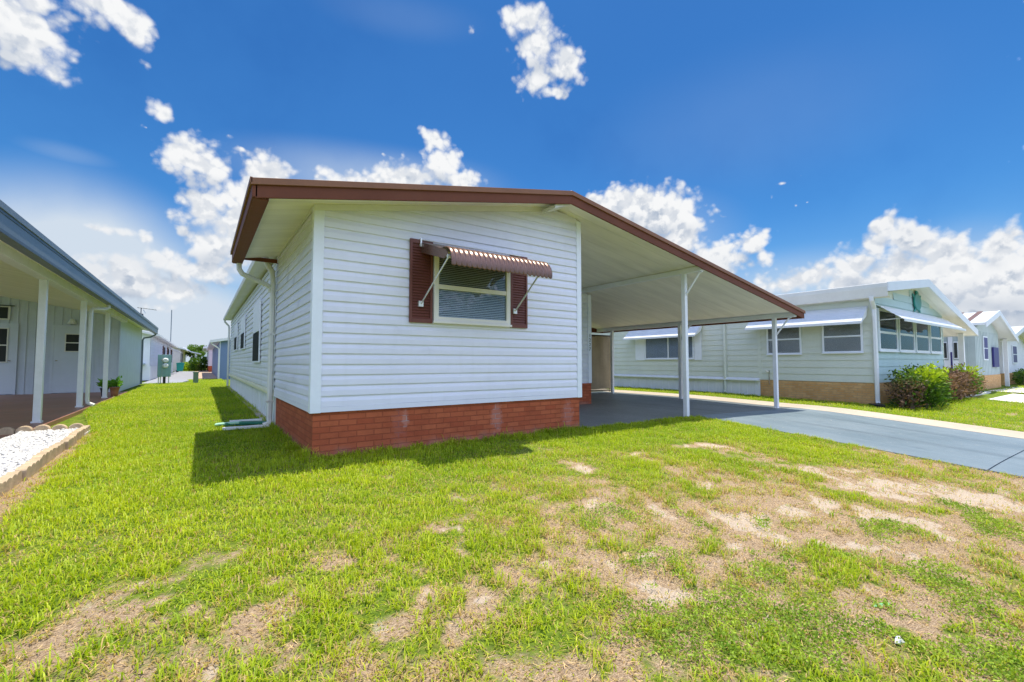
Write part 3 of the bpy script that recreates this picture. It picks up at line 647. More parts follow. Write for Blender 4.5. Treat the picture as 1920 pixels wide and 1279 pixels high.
MB().bar((2.435, 5.20, 2.47), (2.40, 4.66, 2.30), .03, .012).build('support_arm', M['alum'], aw)

# windows on the long left side
for y0, y1, z0, z1 in ((10.55, 11.95, 1.05, 2.36), (14.55, 15.9, 1.43, 2.37), (17.75, 19.2, 1.47, 2.40)):
    window(home, 'y', XL+.01, -1, y0, y1, z0, z1, fw=.03, rail=(z0+z1)/2, frame='trim', glass='darkglass', back=None, depth=.046, sill=False, fill=((z0+z1)/2+.01, z1-.03), low=((z0+z1)/2-.01, z0+.03))

# carport frame
MB().box(7.76, 7.86, FY+.02, YB+.02, 2.80, roofz(7.82)-.092).build('carport_beam', M['post'], home, bevel=.004)
MB().box(11.60, 11.70, FY+.02, 11.4, 2.145, roofz(11.65)-.09).build('carport_beam', M['post'], home, bevel=.004)
def cpost(name, x, y, z0, z1, brace, wd=.085):
    p = MB().box(x-wd/2, x+wd/2, y-wd/2, y+wd/2, z0, z1)
    o = p.build(name, M['post'], home, bevel=.006)
    MB().box(x-wd*.75, x+wd*.75, y-wd*.75, y+wd*.75, z0-.005, z0+.012).build('base_plate', M['alum'], o)
    if brace:
        MB().bar((x, y-.04, z1-.42), (x, y-.34, z1-.02), .035, .035).bar((x, y-.32, z1-.035), (x, y-.40, z1-.005), .035, .02).build('brace', M['post'], o, bevel=.003)
    return o
cpost('carport_post', 7.81, 5.28, -.03, 2.80, True)
cpost('carport_post', 11.65, 5.38, -.07, 2.15, True)
cpost('carport_post', 11.65, 8.05, -.02, 2.15, True)
cpost('carport_post', 11.65, 10.72, -.01, 2.15, False)
MB().rtube([(11.97, 8.18, 2.12), (11.95, 8.12, 2.0), (11.72, 7.99, 1.86), (11.66, 7.95, 1.78), (11.65, 7.94, .10), (11.65, 7.88, .03)], .06, .05).build('downspout', M['pipe'], home)
# house number down the corner trim
cu = bpy.data.curves.new('number', 'FONT'); cu.body = '1\n2\n2\n7'; cu.size = .125; cu.extrude = .004; cu.space_line = .92; cu.align_x = 'CENTER'
to = link(bpy.data.objects.new('number', cu)); bpy.context.view_layer.update()
dm = bpy.data.meshes.new_from_object(to.evaluated_get(bpy.context.evaluated_depsgraph_get())); bpy.data.objects.remove(to)
no = link(bpy.data.objects.new('house_number', dm)); dm.materials.clear(); dm.materials.append(M['brass']); no.parent = home
no.rotation_euler = (PI/2, 0, 0); no.location = Vector((8.155, YB-.018, 1.70)) - home.location

scr = thing('privacy_screen', 'tan weathered canvas screen hung across the far end of the carport', 'screen', (10.1, 11.2, 0))
rows = []
for i in range(13):
    z = .12 + (1.98-.12)*i/12
    rows.append([(8.24 + 3.86*j/50, 11.2 + .018*math.sin(j*.9+.3*i) + .03*math.sin(j*.21+1), z) for j in range(51)])
MB().grid(rows).build('canvas', M['tan'], scr, smooth=True)
fr = MB().box(8.22, 12.1, 11.215, 11.25, 1.96, 2.03).box(12.04, 12.08, 11.215, 11.25, .02, 1.96).box(8.24, 8.28, 11.215, 11.25, .02, 1.96)
fr.build('frame', mat('dark_timber', (.07,.045,.03), .7, var=.2), scr)
MB().tube([(8.3, 11.17, .10), (9.2, 11.15, .06), (10.3, 11.18, .10), (12.05, 11.16, .07)], [.03,.045,.035,.03], 8).build('rolled_hem', M['tan'], scr, smooth=True)

# splash things at the foot of the downspout
hs = thing('downspout_extension', 'green flattened drain sleeve lying across the grass beside the downspout', 'drain sleeve', (.5, 8.6, .03))
MB().rtube([(.92, 8.50, .05), (.72, 8.60, .055), (.50, 8.70, .05), (.36, 8.72, .045)], .16, .05).build('sleeve', M['hose'], hs)
MB().rtube([(.56, 8.64, .07), (.42, 8.70, .06), (.28, 8.75, .05), (.22, 8.76, .045)], .13, .03).build('sleeve_end', M['hoselight'], hs)
sb = MB().box(.30, .93, 8.18, 8.27, .015, .045).box(.30, .93, 8.17, 8.182, .015, .052).box(.30, .93, 8.268, 8.28, .015, .052)
tag(sb.build('splash_board', M['whiteplastic'], at=(.6, 8.2, 0), bevel=.004), 'short white plastic trough on the grass in front of the green drain sleeve', 'splash block')
sb = MB().box(.42, .90, 8.86, 8.94, .02, .05).box(.42, .90, 8.935, 8.945, .02, .08)
tag(sb.build('splash_board', M['whiteplastic'], at=(.6, 8.9, 0), bevel=.004), 'thin white strip lying on the grass behind the green drain sleeve', 'splash block')
# ------------------------------------------------------------------ left neighbour
nb = thing('neighbour_home', 'pale blue home with blue grey roof edge and deep open carport', 'house', (-4.5, 21, 0))
LX, LZ = -1.85, 2.76; LS = .17
def lz(x): return LZ + LS*(LX - x)
Y0, Y1 = 4.2, 28.4
rf = MB().prism([(LX-.0, Y0, lz(LX)), (-7.2, Y0, lz(-7.2)), (-7.2, Y0, lz(-7.2)-.08), (LX, Y0, lz(LX)-.08)], (0, Y1-Y0, 0)).build('roof', M['bluefascia'], nb)
f = MB().box(LX, LX+.035, Y0, Y1, LZ-.30, LZ-.085).box(LX, LX+.03, Y0, Y1, LZ-.085, LZ-.06).box(LX-.01, LX+.055, Y0, Y1, LZ-.06, LZ+.02)
f.box(LX-.09, LX, Y0, Y1, LZ-.30, LZ-.285)
f.prism([(LX, Y1, LZ+.02), (-7.2, Y1, lz(-7.2)+.02), (-7.2, Y1, lz(-7.2)-.2), (LX, Y1, LZ-.2)], (0, .03, 0))
fo = f.build('fascia', M['bluefascia'], rf, bevel=.006)
MB().box(LX+.0355, LX+.042, Y0, Y1, LZ-.095, LZ-.062).box(LX+.0355, LX+.04, Y0, Y1, LZ-.30, LZ-.262).build('drip_edge', M['bluedark'], fo)
MB().poly([(LX-.09, Y0, LZ-.285), (-2.2, Y0, 2.63), (-2.2, Y1, 2.63), (LX-.09, Y1, LZ-.285)]).poly([(-2.2, Y0, 2.635), (-7.1, Y0, 2.64+LS*4.9), (-7.1, Y1, 2.64+LS*4.9), (-2.2, Y1, 2.635)]).build('carport_ceiling', M['ceiling'], rf, fix=False)
MB().box(-2.36, -2.2, Y0, 21.0, 2.49, 2.66).build('carport_beam', M['post'], nb, bevel=.004)
for y in (11.0, 14.25, 17.55, 7.0):
    if y == 7.0: continue
    p = MB().box(-2.335, -2.235, y-.05, y+.05, .0, 2.495).build('carport_post', M['post'], nb, bevel=.008)
    MB().box(-2.35, -2.22, y-.065, y+.065, .02, .05).build('base_plate', M['post'], p)
w = MB().box(-7.1, -2.40, 21.0, 21.1, 0, 3.5-.1).box(-2.5, -2.40, 21.1, 27.9, 0, 2.66)
x = -7.0
while x < -2.45:
    w.box(x, x+.05, 20.978, 21.0, .02, 2.66+max(0, LS*(-2.2-x-.05))-.02); x += .205
w.build('wall', M['greywall'], nb)
MB().box(-2.415, -2.385, 20.97, 21.0, 0, 2.64).box(-2.40, -2.382, 21.0, 21.05, 0, 2.64).build('corner_trim', M['greywall'], nb); MB().box(-2.40, -2.382, 27.85, 27.9, 0, 2.64).build('corner_trim', M['greywall'], nb)
for (a0, a1, wx0, wx1, wz0, wz1, kn) in ((-5.75, -4.95, -5.55, -5.12, 1.08, 2.13, -5.05), (-4.05, -3.25, -3.76, -3.34, 1.44, 2.0, -3.97)):
    dr = MB().box(a0, a1, 20.955, 20.975, .04, 2.24)
    do = dr.build('door', M['door'], nb, bevel=.003)
    MB().box(a0-.07, a0, 20.95, 20.976, .03, 2.31).box(a1, a1+.07, 20.95, 20.976, .03, 2.31).box(a0, a1, 20.95, 20.976, 2.24, 2.31).build('door_frame', M['door'], nb)
    zc = (wz0+wz1)/2
    MB().box(wx0-.03, wx0, 20.935, 20.955, wz0-.03, wz1+.03).box(wx1, wx1+.03, 20.935, 20.955, wz0-.03, wz1+.03).box(wx0, wx1, 20.935, 20.955, wz0-.03, wz0).box(wx0, wx1, 20.935, 20.955, wz1, wz1+.03).box(wx0, wx1, 20.938, 20.955, zc-.018, zc+.018).build('window', M['frame'], do)
    MB().box(wx0, wx1, 20.948, 20.954, wz0, zc-.018).box(wx0, wx1, 20.948, 20.954, zc+.018, wz1).build('pane', M['dark'], do)
    MB().lathe([(.0,0),(.03,.005),(.032,.02),(.02,.03),(.0,.034)], (kn, 20.93, 1.10)).build('handle', M['metal'], do, smooth=True)
vo = MB().box(-5.62, -5.08, 20.95, 20.978, 2.42, 2.86).build('window', M['frame'], nb)
MB().box(-5.58, -5.13, 20.944, 20.95, 2.46, 2.82).build('pane', M['dark'], vo)
MB().box(-5.7, -4.98, 20.90, 20.96, 2.86, 2.89).build('hood', M['bluedark'], vo)
MB().lathe([(.0,.16),(.05,.16),(.10,.05),(.13,0),(.0,0)], (-3.62, 20.88, 2.36)).box(-3.66, -3.58, 20.9, 20.98, 2.46, 2.52).build('porch_light', M['whiteplastic'], nb, smooth=False)
MB().rtube([(-1.90, 14.62, 2.47), (-1.90, 14.62, 2.40), (-1.96, 14.60, 2.36), (-2.10, 14.50, 2.345), (-2.17, 14.45, 2.33), (-2.185, 14.44, 2.26), (-2.185, 14.44, .18), (-2.17, 14.43, .10), (-2.05, 14.40, .04)], .085, .075).build('downspout', M['pipe'], nb)
MB().rtube([(LX-.02, 28.0, 2.5), (LX-.02, 28.0, 2.42), (-2.05, 27.98, 2.30), (-2.30, 27.97, 2.24), (-2.35, 27.97, 2.14), (-2.35, 27.97, .02)], .08, .07).build('downspout', M['bluefascia'], nb)
tag(MB().box(-8, -2.12, 4.6, 21.0, -.25, .022).build('porch_slab', M['porch'], at=(-5, 12, 0), bevel=.01), kind='structure')

an = thing('tv_antenna', 'thin metal rooftop television antenna standing on the blue grey roof edge', 'antenna', (-1.95, 22.2, 2.78))
MB().tube([(-1.95, 22.2, 2.76), (-1.95, 22.2, 3.16)], .016, 6).build('mast', M['bluedark'], an)
e = MB().tube([(-2.06, 22.15, 3.155), (-1.48, 22.25, 3.105)], .011, 6)
for i in range(7):
    xx = -2.03 + i*.085; e.tube([(xx, 22.0+.02*i, 3.15-.007*i), (xx, 22.36-.02*i, 3.15-.007*i)], .006, 5)
e.build('boom', M['bluedark'], an)
MB().lathe([(0,0),(.10,.0),(.11,.05),(.09,.09),(0,.10)], (-1.98, 22.2, 2.84)).build('rotor', M['black'], an, smooth=True)
MB().prism([(-1.90, 22.2, 3.09), (-1.86, 22.2, 3.09), (-1.80, 22.2, 2.95), (-1.84, 22.2, 2.95)], (0, .02, 0)).build('reflector', M['whiteplastic'], an)

def potted(name, label, x, y, r, h, m, seed):
    t = thing(name, label, 'potted plant', (x, y, .022), 'potted plants on the carport slab')
    MB().lathe([(0,0),(r*.7,0),(r*.78,h*.4),(r*.97,h*.86),(r*1.08,h*.87),(r*1.08,h),(r*.95,h),(r*.93,h*.9),(0,h*.88)], (x, y, .022)).build('pot', m, t, smooth=True)
    MB().lathe([(0,.0),(r*.94,.0)], (x, y, .022+h*.9)).build('soil', M['pot_soil'], t)
    g = np.random.default_rng(seed); n = 110
    P = np.stack([x + g.normal(0, r*.42, n), y + g.normal(0, r*.42, n), .03 + h + np.abs(g.normal(.04, .07, n))], 1)
    c = np.array([(.13,.30,.04)])*(.6+.8*g.random((n,1)))
    o = leaf_mesh('foliage', M['leaf'], P, .15, c, t, t.location, seed=seed)
potted('potted_plant', 'leafy plant in a terracotta pot behind the third carport post', -2.16, 18.3, .12, .28, M['terracotta'], 3)
potted('potted_plant', 'leafy plant in a small black pot left of the terracotta pot', -2.42, 18.5, .10, .25, M['black'], 4)

# ------------------------------------------------------------------ edging blocks and white stones
def scallop(p0, p1, h, n, th, label, group, base=0., bump=.42):
    """one block of concrete lawn edging with n rounded tops, from p0 to p1"""
    p0 = Vector((*p0, base)); p1 = Vector((*p1, base)); d = (p1 - p0); L = d.length; d.normalize(); q = Vector((-d.y, d.x, 0))*th
    pts = [p0 + Vector((0,0,-.08))]; w = L/n
    for k in range(n):
        for j in range(9):
            a = PI*j/8; pts.append(p0 + d*(w*(k+.5) - w*.49*math.cos(a)) + Vector((0,0,h - w*bump*.72 + w*bump*math.sin(a))))
    pts.append(p1 + Vector((0,0,-.08)))
    o = MB().prism([tuple(p) for p in pts], tuple(q)).build('edging_block', M['edging'], at=tuple((p0+p1)/2), bevel=.012)
    return tag(o, label, 'edging block', group)
G1 = 'scalloped edging blocks across the end of the white stone bed'
sc = ['scalloped edging block nearest the porch post, left end of the row behind the white stones',
      'second scalloped edging block from the porch post behind the white stones',
      'middle scalloped edging block of the row behind the white stones',
      'fourth scalloped edging block from the porch post behind the white stones',
      'scalloped edging block at the corner where the row meets the long kerb']
for k in range(5):
    x0 = -2.36 + k*.185
    scallop((x0, 9.42 - .01*k), (x0+.18, 9.41 - .01*k), .095 + .004*(k % 3), 1, .07, sc[k], G1, .01)
G2 = 'edging blocks along the lawn side of the white stone bed'
ys = [9.45, 8.85, 8.25, 7.65, 7.05, 6.45, 5.85, 5.25, 4.65]
el = ['lawn edging block at the far corner of the white stone bed', 'lawn edging block second from the far corner of the stone bed', 'lawn edging block third from the far corner of the stone bed',
      'lawn edging block fourth from the far corner beside the stones', 'lawn edging block fifth from the far corner beside the stones', 'lawn edging block sixth from the far corner, beside trodden dirt',
      'lawn edging block seventh from the far corner, beside trodden dirt', 'nearest lawn edging block, cut by the left edge of the photo']
for k in range(8):
    ya, yb = ys[k], ys[k+1]
    xa, xb = -1.44 + .024*(9.45-ya) + .012*((k*7) % 3 - 1), -1.44 + .024*(9.45-yb) + .012*((k*7) % 3 - 1)
    scallop((xa, ya-.008), (xb, yb+.008), .095 + .010*((k*5) % 3 - 1), 4, .075, el[k], G2, .0, .16)

def stones(n):
    g = np.random.default_rng(5)
    base = [Vector(v).normalized() for v in ((1,0,.1),(-1,.2,0),(0,1,-.1),(.1,-1,0),(0,.1,1),(.1,0,-1),(.7,.7,.5),(-.7,.6,.5),(.6,-.7,.5),(-.7,-.6,.4))]
    bm = bmesh.new()
    for b in base: bm.verts.new(b)
    bmesh.ops.convex_hull(bm, input=bm.verts); bmesh.ops.triangulate(bm, faces=bm.faces); bm.verts.ensure_lookup_table(); bm.verts.index_update()
    V = np.array([v.co[:] for v in bm.verts]); F = np.array([[v.index for v in f.verts] for f in bm.faces]); bm.free()
    y = 4.68 + 4.74*g.random(n); x = -2.12 + (.72 + .022*(9.45-y))*g.random(n); z = .015 + .035*g.random(n)
    a = g.random(n)*2*PI; sc = .011 + .013*g.random(n); ca, sa = np.cos(a), np.sin(a)
    W = V[None]*sc[:,None,None]*np.stack([.8+.6*g.random(n), .8+.6*g.random(n), .6+.4*g.random(n)], 1)[:,None,:]
    W = np.stack([W[...,0]*ca[:,None]-W[...,1]*sa[:,None], W[...,0]*sa[:,None]+W[...,1]*ca[:,None], W[...,2]], -1) + np.stack([x,y,z],1)[:,None,:]
    Fa = (F[None] + (np.arange(n)*len(V))[:,None,None]).reshape(-1,3)
    return npmesh('white_gravel', W.reshape(-1,3), [(3, Fa)], M['stone'])
tag(stones(12500), 'bed of small white stones between the porch slab and the concrete edging', 'gravel', kind='stuff')
tag(MB().box(-2.115, -1.36, 4.64, 9.42, -.2, .018).build('gravel_base', M['stone'], at=(-1.8, 6, 0)), kind='structure')

# ------------------------------------------------------------------ alley: meter box, pedestal, houses behind
mt = thing('utility_meter_box', 'grey green utility cabinet with two round meters standing on thin legs in the alley', 'utility box', (-1.48, 28, 0))
MB().box(-1.75, -1.22, 27.95, 28.2, .35, 1.44).build('cabinet', M['green_box'], mt, bevel=.015)
for z in (1.16, .90):
    MB().tube([(-1.44, 27.95, z), (-1.44, 27.88, z), (-1.44, 27.82, z)], [.12,.12,.08], 18).build('meter', M['whiteplastic'], mt)
MB().box(-1.62, -1.56, 27.94, 27.95, 1.15, 1.2).box(-1.57, -1.56, 27.944, 27.95, .38, 1.42).build('latch', M['metal'], mt)
for x in (-1.70, -1.62, -1.30):
    MB().tube([(x, 28.05, -.02), (x, 28.05, .36)], .022, 8).build('leg', M['alum'], mt)
MB().box(-1.53, -1.42, 28.0, 28.1, -.02, .36).build('conduit', M['black'], mt)
pd = MB().box(-.31, -.09, 28.0, 28.2, 0, .52).prism([(-.325, 27.985, .52), (-.075, 27.985, .52), (-.075, 28.215, .52), (-.325, 28.215, .52)], (0, 0, .06)).box(-.27, -.13, 27.99, 28.0, .08, .45)
tag(pd.build('utility_pedestal', M['sage_box'], at=(-.2, 28.1, 0), bevel=.012), 'low sage green telephone pedestal standing in the alley grass', 'utility pedestal')

wh = thing('white_home', 'long white house with dark shuttered windows behind the grey green meter cabinet', 'house', (-5, 36, 0))
w = MB().box(-9, -2.5, 34, 60, 0, 2.75).prism([(-9, 34, 2.75), (-2.5, 34, 2.75), (-5.75, 34, 3.45)], (0, 26, 0))
courses(w, 'y', -2.5, 1, 34.1, 59.9, .9, 2.7, row=.2, lip=.02); w.build('wall', M['whitewall'], wh)
MB().box(-2.5, -2.46, 34, 60, 0, .85).build('skirting', M['skirt'], wh)
MB().prism([(-2.05, 33.6, 2.72), (-5.75, 33.6, 3.52), (-9.4, 33.6, 2.72), (-9.4, 33.6, 2.60), (-5.75, 33.6, 3.40), (-2.05, 33.6, 2.60)], (0, 26.8, 0)).build('roof', M['whitegutter'], wh)
for y in (44.6, 50.0, 55.5):
    fo = MB().box(-2.5, -2.45, y, y+2.0, 1.0, 2.35).build('window', M['frame'], wh)
    MB().box(-2.452, -2.44, y+.1, y+1.9, 1.08, 2.27).build('pane', M['dark'], fo)
    MB().box(-2.5, -2.44, y-.5, y-.05, .98, 2.37).build('shutter', M['maroon'], wh)
for y in (50.0, 55.5):
    slat_awning(wh, 'y', -2.5, 1, y-.3, y+2.3, 2.5, 2.1, .75, M['whitegutter'], ns=4)
MB().lathe([(0,0),(.30,0),(.33,.06),(.3,.12),(.0,.12)], (-3.0, 33.9, .9)).box(-3.02, -2.98, 33.9, 34, .1, 1.0).build('dryer_vent', M['panel'], wh)
tag(MB().tube([(-2.6, 57, 2.7), (-2.6, 57, 6.4)], .04, 6).tube([(-2.6, 57, 5.2), (-2.6, 57.5, 5.6)], .02, 5).build('radio_mast', M['bluefascia'], at=(-2.6, 57, 2.7)), 'tall thin mast rising above the white house roof', 'mast')

tb = thing('trash_bin', 'teal wheeled trash bin beside the far white house wall', 'trash bin', (-1.85, 61, 0))
MB().prism([(-2.15, 60.7, .12), (-1.62, 60.7, .12), (-1.50, 60.7, .95), (-2.2, 60.7, .95)], (0, .7, 0)).build('body', M['bin'], tb, bevel=.03)
MB().prism([(-2.24, 60.66, .95), (-1.46, 60.66, .95), (-1.46, 60.66, 1.0), (-1.9, 60.66, 1.07), (-2.24, 60.66, 1.0)], (0, .8, 0)).build('lid', M['bin'], tb, bevel=.02)
for y in (60.75, 61.28): MB().tube([(-2.1, y, .13), (-2.1, y+.06, .13)], .13, 14).build('wheel', M['black'], tb)

pk = thing('pink_home', 'far pale pink house at the end of the alley with a small white carport', 'house', (-4, 72, 0))
MB().box(-9, -2.1, 68, 92, 0, 2.8).prism([(-9, 68, 2.8), (-2.1, 68, 2.8), (-5.5, 68, 3.7)], (0, 24, 0)).build('wall', M['pinkwall'], pk)
MB().prism([(-1.6, 67.6, 2.75), (-5.5, 67.6, 3.78), (-9.4, 67.6, 2.75), (-9.4, 67.6, 2.6), (-5.5, 67.6, 3.63), (-1.6, 67.6, 2.6)], (0, 25, 0)).build('roof', M['whitegutter'], pk)
MB().prism([(-2.1, 78, 3.3), (-1.2, 78, 2.65), (.0, 78, 2.35), (.0, 78, 2.22), (-1.2, 78, 2.5), (-2.1, 78, 3.1)], (0, 8, 0)).build('carport_roof', M['awnwhite'], pk)
MB().box(-.75, -.5, 78.2, 78.45, 0, 2.45).build('carport_post', M['post'], pk)
MB().box(-2.1, -2.06, 73, 75, .9, 2.2).build('window', M['dark'], pk)

sl = thing('slate_home', 'slate blue house with white roof edge behind the long white home', 'house', (2, 34, 0))
w = MB().box(.95, 9, 33.4, 56, 0, 2.5).prism([(.95, 33.4, 2.5), (9, 33.4, 2.5), (5, 33.4, 3.2)], (0, 22, 0)).build('wall', M['slate'], sl)
MB().prism([(.42, 33.1, 2.44), (5, 33.1, 3.28), (9.5, 33.1, 2.44), (9.5, 33.1, 2.28), (5, 33.1, 3.12), (.42, 33.1, 2.28)], (0, 23.2, 0)).build('roof', M['whitegutter'], sl)
MB().rtube([(.5, 33.3, 2.3), (.52, 33.3, 2.2), (.8, 33.3, 2.0), (.9, 33.34, 1.9), (.9, 33.34, .05)], .09, .07).build('downspout', M['pipe'], sl)
MB().box(.93, .97, 33.38, 33.42, 0, 2.4).build('corner_trim', M['trim'], sl)
li = thing('lilac_home', 'distant lilac grey house with red brick base and a white porch roof', 'house', (4, 62, 0))
MB().box(.68, 8, 60, 78, .68, 2.75).build('wall', M['lilac'], li)
MB().box(.70, 8, 60.02, 78, 0, .68).build('brick_skirt', M['redbrick'], li)
MB().prism([(.15, 59.6, 2.8), (4.3, 59.6, 3.6), (8.5, 59.6, 2.8), (8.5, 59.6, 2.62), (4.3, 59.6, 3.4), (.15, 59.6, 2.62)], (0, 19, 0)).build('roof', M['awnwhite'], li)
bh = thing('bluish_home', 'farthest small bluish white house closing the alley behind the garden plants', 'house', (0, 104, 0))
MB().box(-1.2, 9, 104, 112, 0, 2.9).build('wall', M['whitewall'], bh)
MB().prism([(-1.6, 103.6, 2.9), (4, 103.6, 4.0), (9.4, 103.6, 2.9), (9.4, 103.6, 2.7), (4, 103.6, 3.8), (-1.6, 103.6, 2.7)], (0, 9, 0)).build('roof', M['whitegutter'], bh)
MB().box(.2, .9, 103.95, 104, 1, 2.2).build('window', M['dark'], bh)

# ------------------------------------------------------------------ mint house on the right
mh = thing('mint_home', 'mint green house with tan brick base and white slatted awnings right of the carport', 'house', (18.5, 4.4, 0))
HX, HY = 15.1, 4.4; HR = 22.0
w = MB().box(HX, HR, HY, 7.45, .49, 2.78).box(HX, HR, 7.45, 24, .5, 2.78).prism([(HX, HY, 2.78), (HR, HY, 2.78), (HR, HY, 2.97), (18.55, HY, 3.42), (HX, HY, 2.93)], (0, 19.6, 0))
w.build('wall', M['mint'], mh)
s = courses(MB(), 'y', HX, -1, HY+.05, 7.40, .50, 2.76, row=.205, lip=.02, style='lap'); courses(s, 'y', HX, -1, 7.50, 8.55, .56, 2.76, row=.185, lip=.02, style='lap'); courses(s, 'y', HX, -1, 8.68, 23.9, .56, 2.76, row=.185, lip=.02, style='lap')
s.build('siding', M['mint'], mh)
def clipm(z):
    zz = z + .12
    if zz < 2.93: return (HX, HR)
    return (HX + (zz-2.93)*3.45/.49, HR - max(0, (zz-2.97))*3.45/.45)
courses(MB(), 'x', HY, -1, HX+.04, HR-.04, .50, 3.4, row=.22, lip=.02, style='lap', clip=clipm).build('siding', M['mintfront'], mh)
for q in ((HX-.022, HX+.05, HY-.022, HY+.05, .49, 2.8), (HR-.05, HR+.02, HY-.022, HY+.05, .3, 2.9), (HX-.022, HX, 7.40, 7.50, .49, 2.78), (HX-.022, HX, 8.56, 8.68, .5, 2.78)): MB().box(*q).build('corner_trim', M['mint'], mh)
MB().box(HX-.01, HR, HY-.012, 7.45, -.3, .487).build('brick_skirt', M['tanbrick'], mh)
k = MB().box(HX-.01, HX+.05, 7.46, 24, -.2, .46); y = 7.6
while y < 20: k.box(HX-.022, HX-.01, y, y+.025, -.1, .46); y += .28
k.build('skirting', M['skirt'], mh)
MB().prism([(HX, 7.46, .56), (HX-.12, 7.46, .475), (HX-.12, 7.46, .455), (HX, 7.46, .455)], (0, 14, 0)).build('ledge', M['skirt'], mh)
GX = 14.80
def mz(x): return 3.165 + (3.635-3.165)*(x-GX)/(18.55-GX) if x < 18.55 else 3.635 - .205*(x-18.55)
FYR = 3.98; XE = 24.95
r = MB().prism([(GX, FYR, mz(GX)), (18.55, FYR, mz(18.55)), (18.55, FYR, mz(18.55)-.1), (GX, FYR, mz(GX)-.1)], (0, 20, 0)).prism([(18.55, FYR, mz(18.55)), (XE, FYR, mz(XE)), (XE, FYR, mz(XE)-.1), (18.55, FYR, mz(18.55)-.1)], (0, 6, 0))
rf = r.build('roof', M['roof'], mh)
f = MB(); slopeboard(f, GX-.02, 18.55, FYR-.03, FYR, .012, .235, mz); slopeboard(f, 18.55, XE+.02, FYR-.03, FYR, .012, .235, mz)
f.box(XE, XE+.03, FYR-.03, 10, mz(XE)-.235, mz(XE)+.012)
f.build('fascia', M['awnwhite'], rf, bevel=.004)
MB().prism([(GX, FYR, 3.17), (GX-.04, FYR, 3.16), (GX-.04, FYR, 3.05), (GX+.01, FYR, 2.80), (GX+.02, FYR, 2.80), (GX+.02, FYR, 3.14)], (0, 19.9, 0)).build('gutter', M['whitegutter'], rf, bevel=.004)
MB().poly([(GX+.02, FYR, 2.82), (HX, FYR, 2.80), (HX, FYR+19, 2.80), (GX+.02, FYR+19, 2.82)]).poly([(HX, FYR, mz(HX)-.2), (18.55, FYR, mz(18.55)-.2), (18.55, HY, mz(18.55)-.2), (HX, HY, mz(HX)-.2)]).poly([(18.55, FYR, mz(18.55)-.2), (XE, FYR, mz(XE)-.2), (XE, 9.9, mz(XE)-.2), (18.55, 9.9, mz(18.55)-.2)]).build('soffit', M['soffit'], rf, fix=False)
window(mh, 'y', HX, -1, 6.18, 7.2, 1.30, 2.30, fw=.05, rail=1.78, frame='trim', back='blindwhite')
window(mh, 'y', HX, -1, 4.63, 5.62, 1.32, 2.30, fw=.05, rail=1.80, frame='trim', back='blindwhite')
slat_awning(mh, 'y', HX, -1, 4.50, 7.62, 2.62, 2.15, .55, M['awnwhite'], ns=10)
window(mh, 'y', HX, -1, 9.82, 12.05, 1.18, 2.12, fw=.05, mull=1, frame='trim', back='blind')
MB().box(HX-.05, HX-.02, 9.52, 9.80, 1.14, 2.2).build('shutter', M['trim'], mh, bevel=.004); MB().box(HX-.05, HX-.02, 12.07, 12.55, 1.14, 2.2).build('shutter', M['trim'], mh, bevel=.004)
slat_awning(mh, 'y', HX, -1, 9.45, 12.75, 2.52, 2.04, .55, M['awnwhite'], ns=5)
for x0, x1 in ((15.35, 16.9), (17.05, 18.5), (18.65, 20.1), (20.25, 21.6)):
    window(mh, 'x', HY, -1, x0, x1, 1.36, 2.56, fw=.07, rail=1.9, frame='trim', glass='glass', back=None)
slat_awning(mh, 'x', HY, -1, 15.3, 21.9, 2.66, 2.20, .60, M['awnwhite'], ns=6, sides=False)
MB().bar((15.36, 4.38, 2.22), (15.36, 3.80, 2.24), .02, .02).build('awning_arm', M['alum'], mh)
MB().rtube([(GX-.0, 4.33, 2.84), (GX+.01, 4.33, 2.74), (14.95, 4.34, 2.62), (15.04, 4.35, 2.52), (15.045, 4.35, 2.42), (15.045, 4.35, .02), (15.02, 4.33, -.05)], .10, .09).build('downspout', M['post'], mh)
MB().rtube([(15.03, 8.62, 2.8), (15.03, 8.62, .08), (14.98, 8.62, .02)], .08, .07).build('downspout', M['mint'], mh)
MB().tube([(15.05, 7.15, .35), (15.05, 7.15, .72), (15.0, 7.12, .80)], .015, 6).tube([(15.05, 7.15, .72), (15.03, 7.25, .80)], .012, 6).build('garden_tap', M['metal'], mh)
MB().box(24.52, 24.68, 4.3, 4.46, -.1, mz(24.6)-.2).build('carport_post', M['post'], mh, bevel=.006)
MB().prism([(14.55, 4.05, -.12), (15.02, 4.2, -.12), (15.02, 4.55, -.12), (14.7, 4.35, -.12)], (0, 0, .06)).build('drain_boot', M['black'], mh)

ot = thing('wall_ornament', 'turquoise sea creature wall ornament hung under the mint gable', 'ornament', (18.95, 4.36, 3.0))
def ell(cx, cz, rx, rz, n=18, a=0): return [(cx + rx*math.cos(t)*math.cos(a) - rz*math.sin(t)*math.sin(a), 4.37, cz + rx*math.cos(t)*math.sin(a) + rz*math.sin(t)*math.cos(a)) for t in (2*PI*k/n for k in range(n))]
MB().prism(ell(18.95, 3.0, .36, .27), (0, -.05, 0)).build('shell', M['teal'], ot, bevel=.015)
MB().prism(ell(18.95, 3.28, .10, .11), (0, -.04, 0)).build('head', M['teal'], ot, bevel=.01)
for cx, cz, a in ((18.62, 3.17, .9), (19.28, 3.17, -.9), (18.72, 2.74, -1.0), (19.18, 2.74, 1.0)):
    MB().prism(ell(cx, cz, .045, .11, a=a), (0, -.03, 0)).build('flipper', M['teal'], ot, bevel=.008)

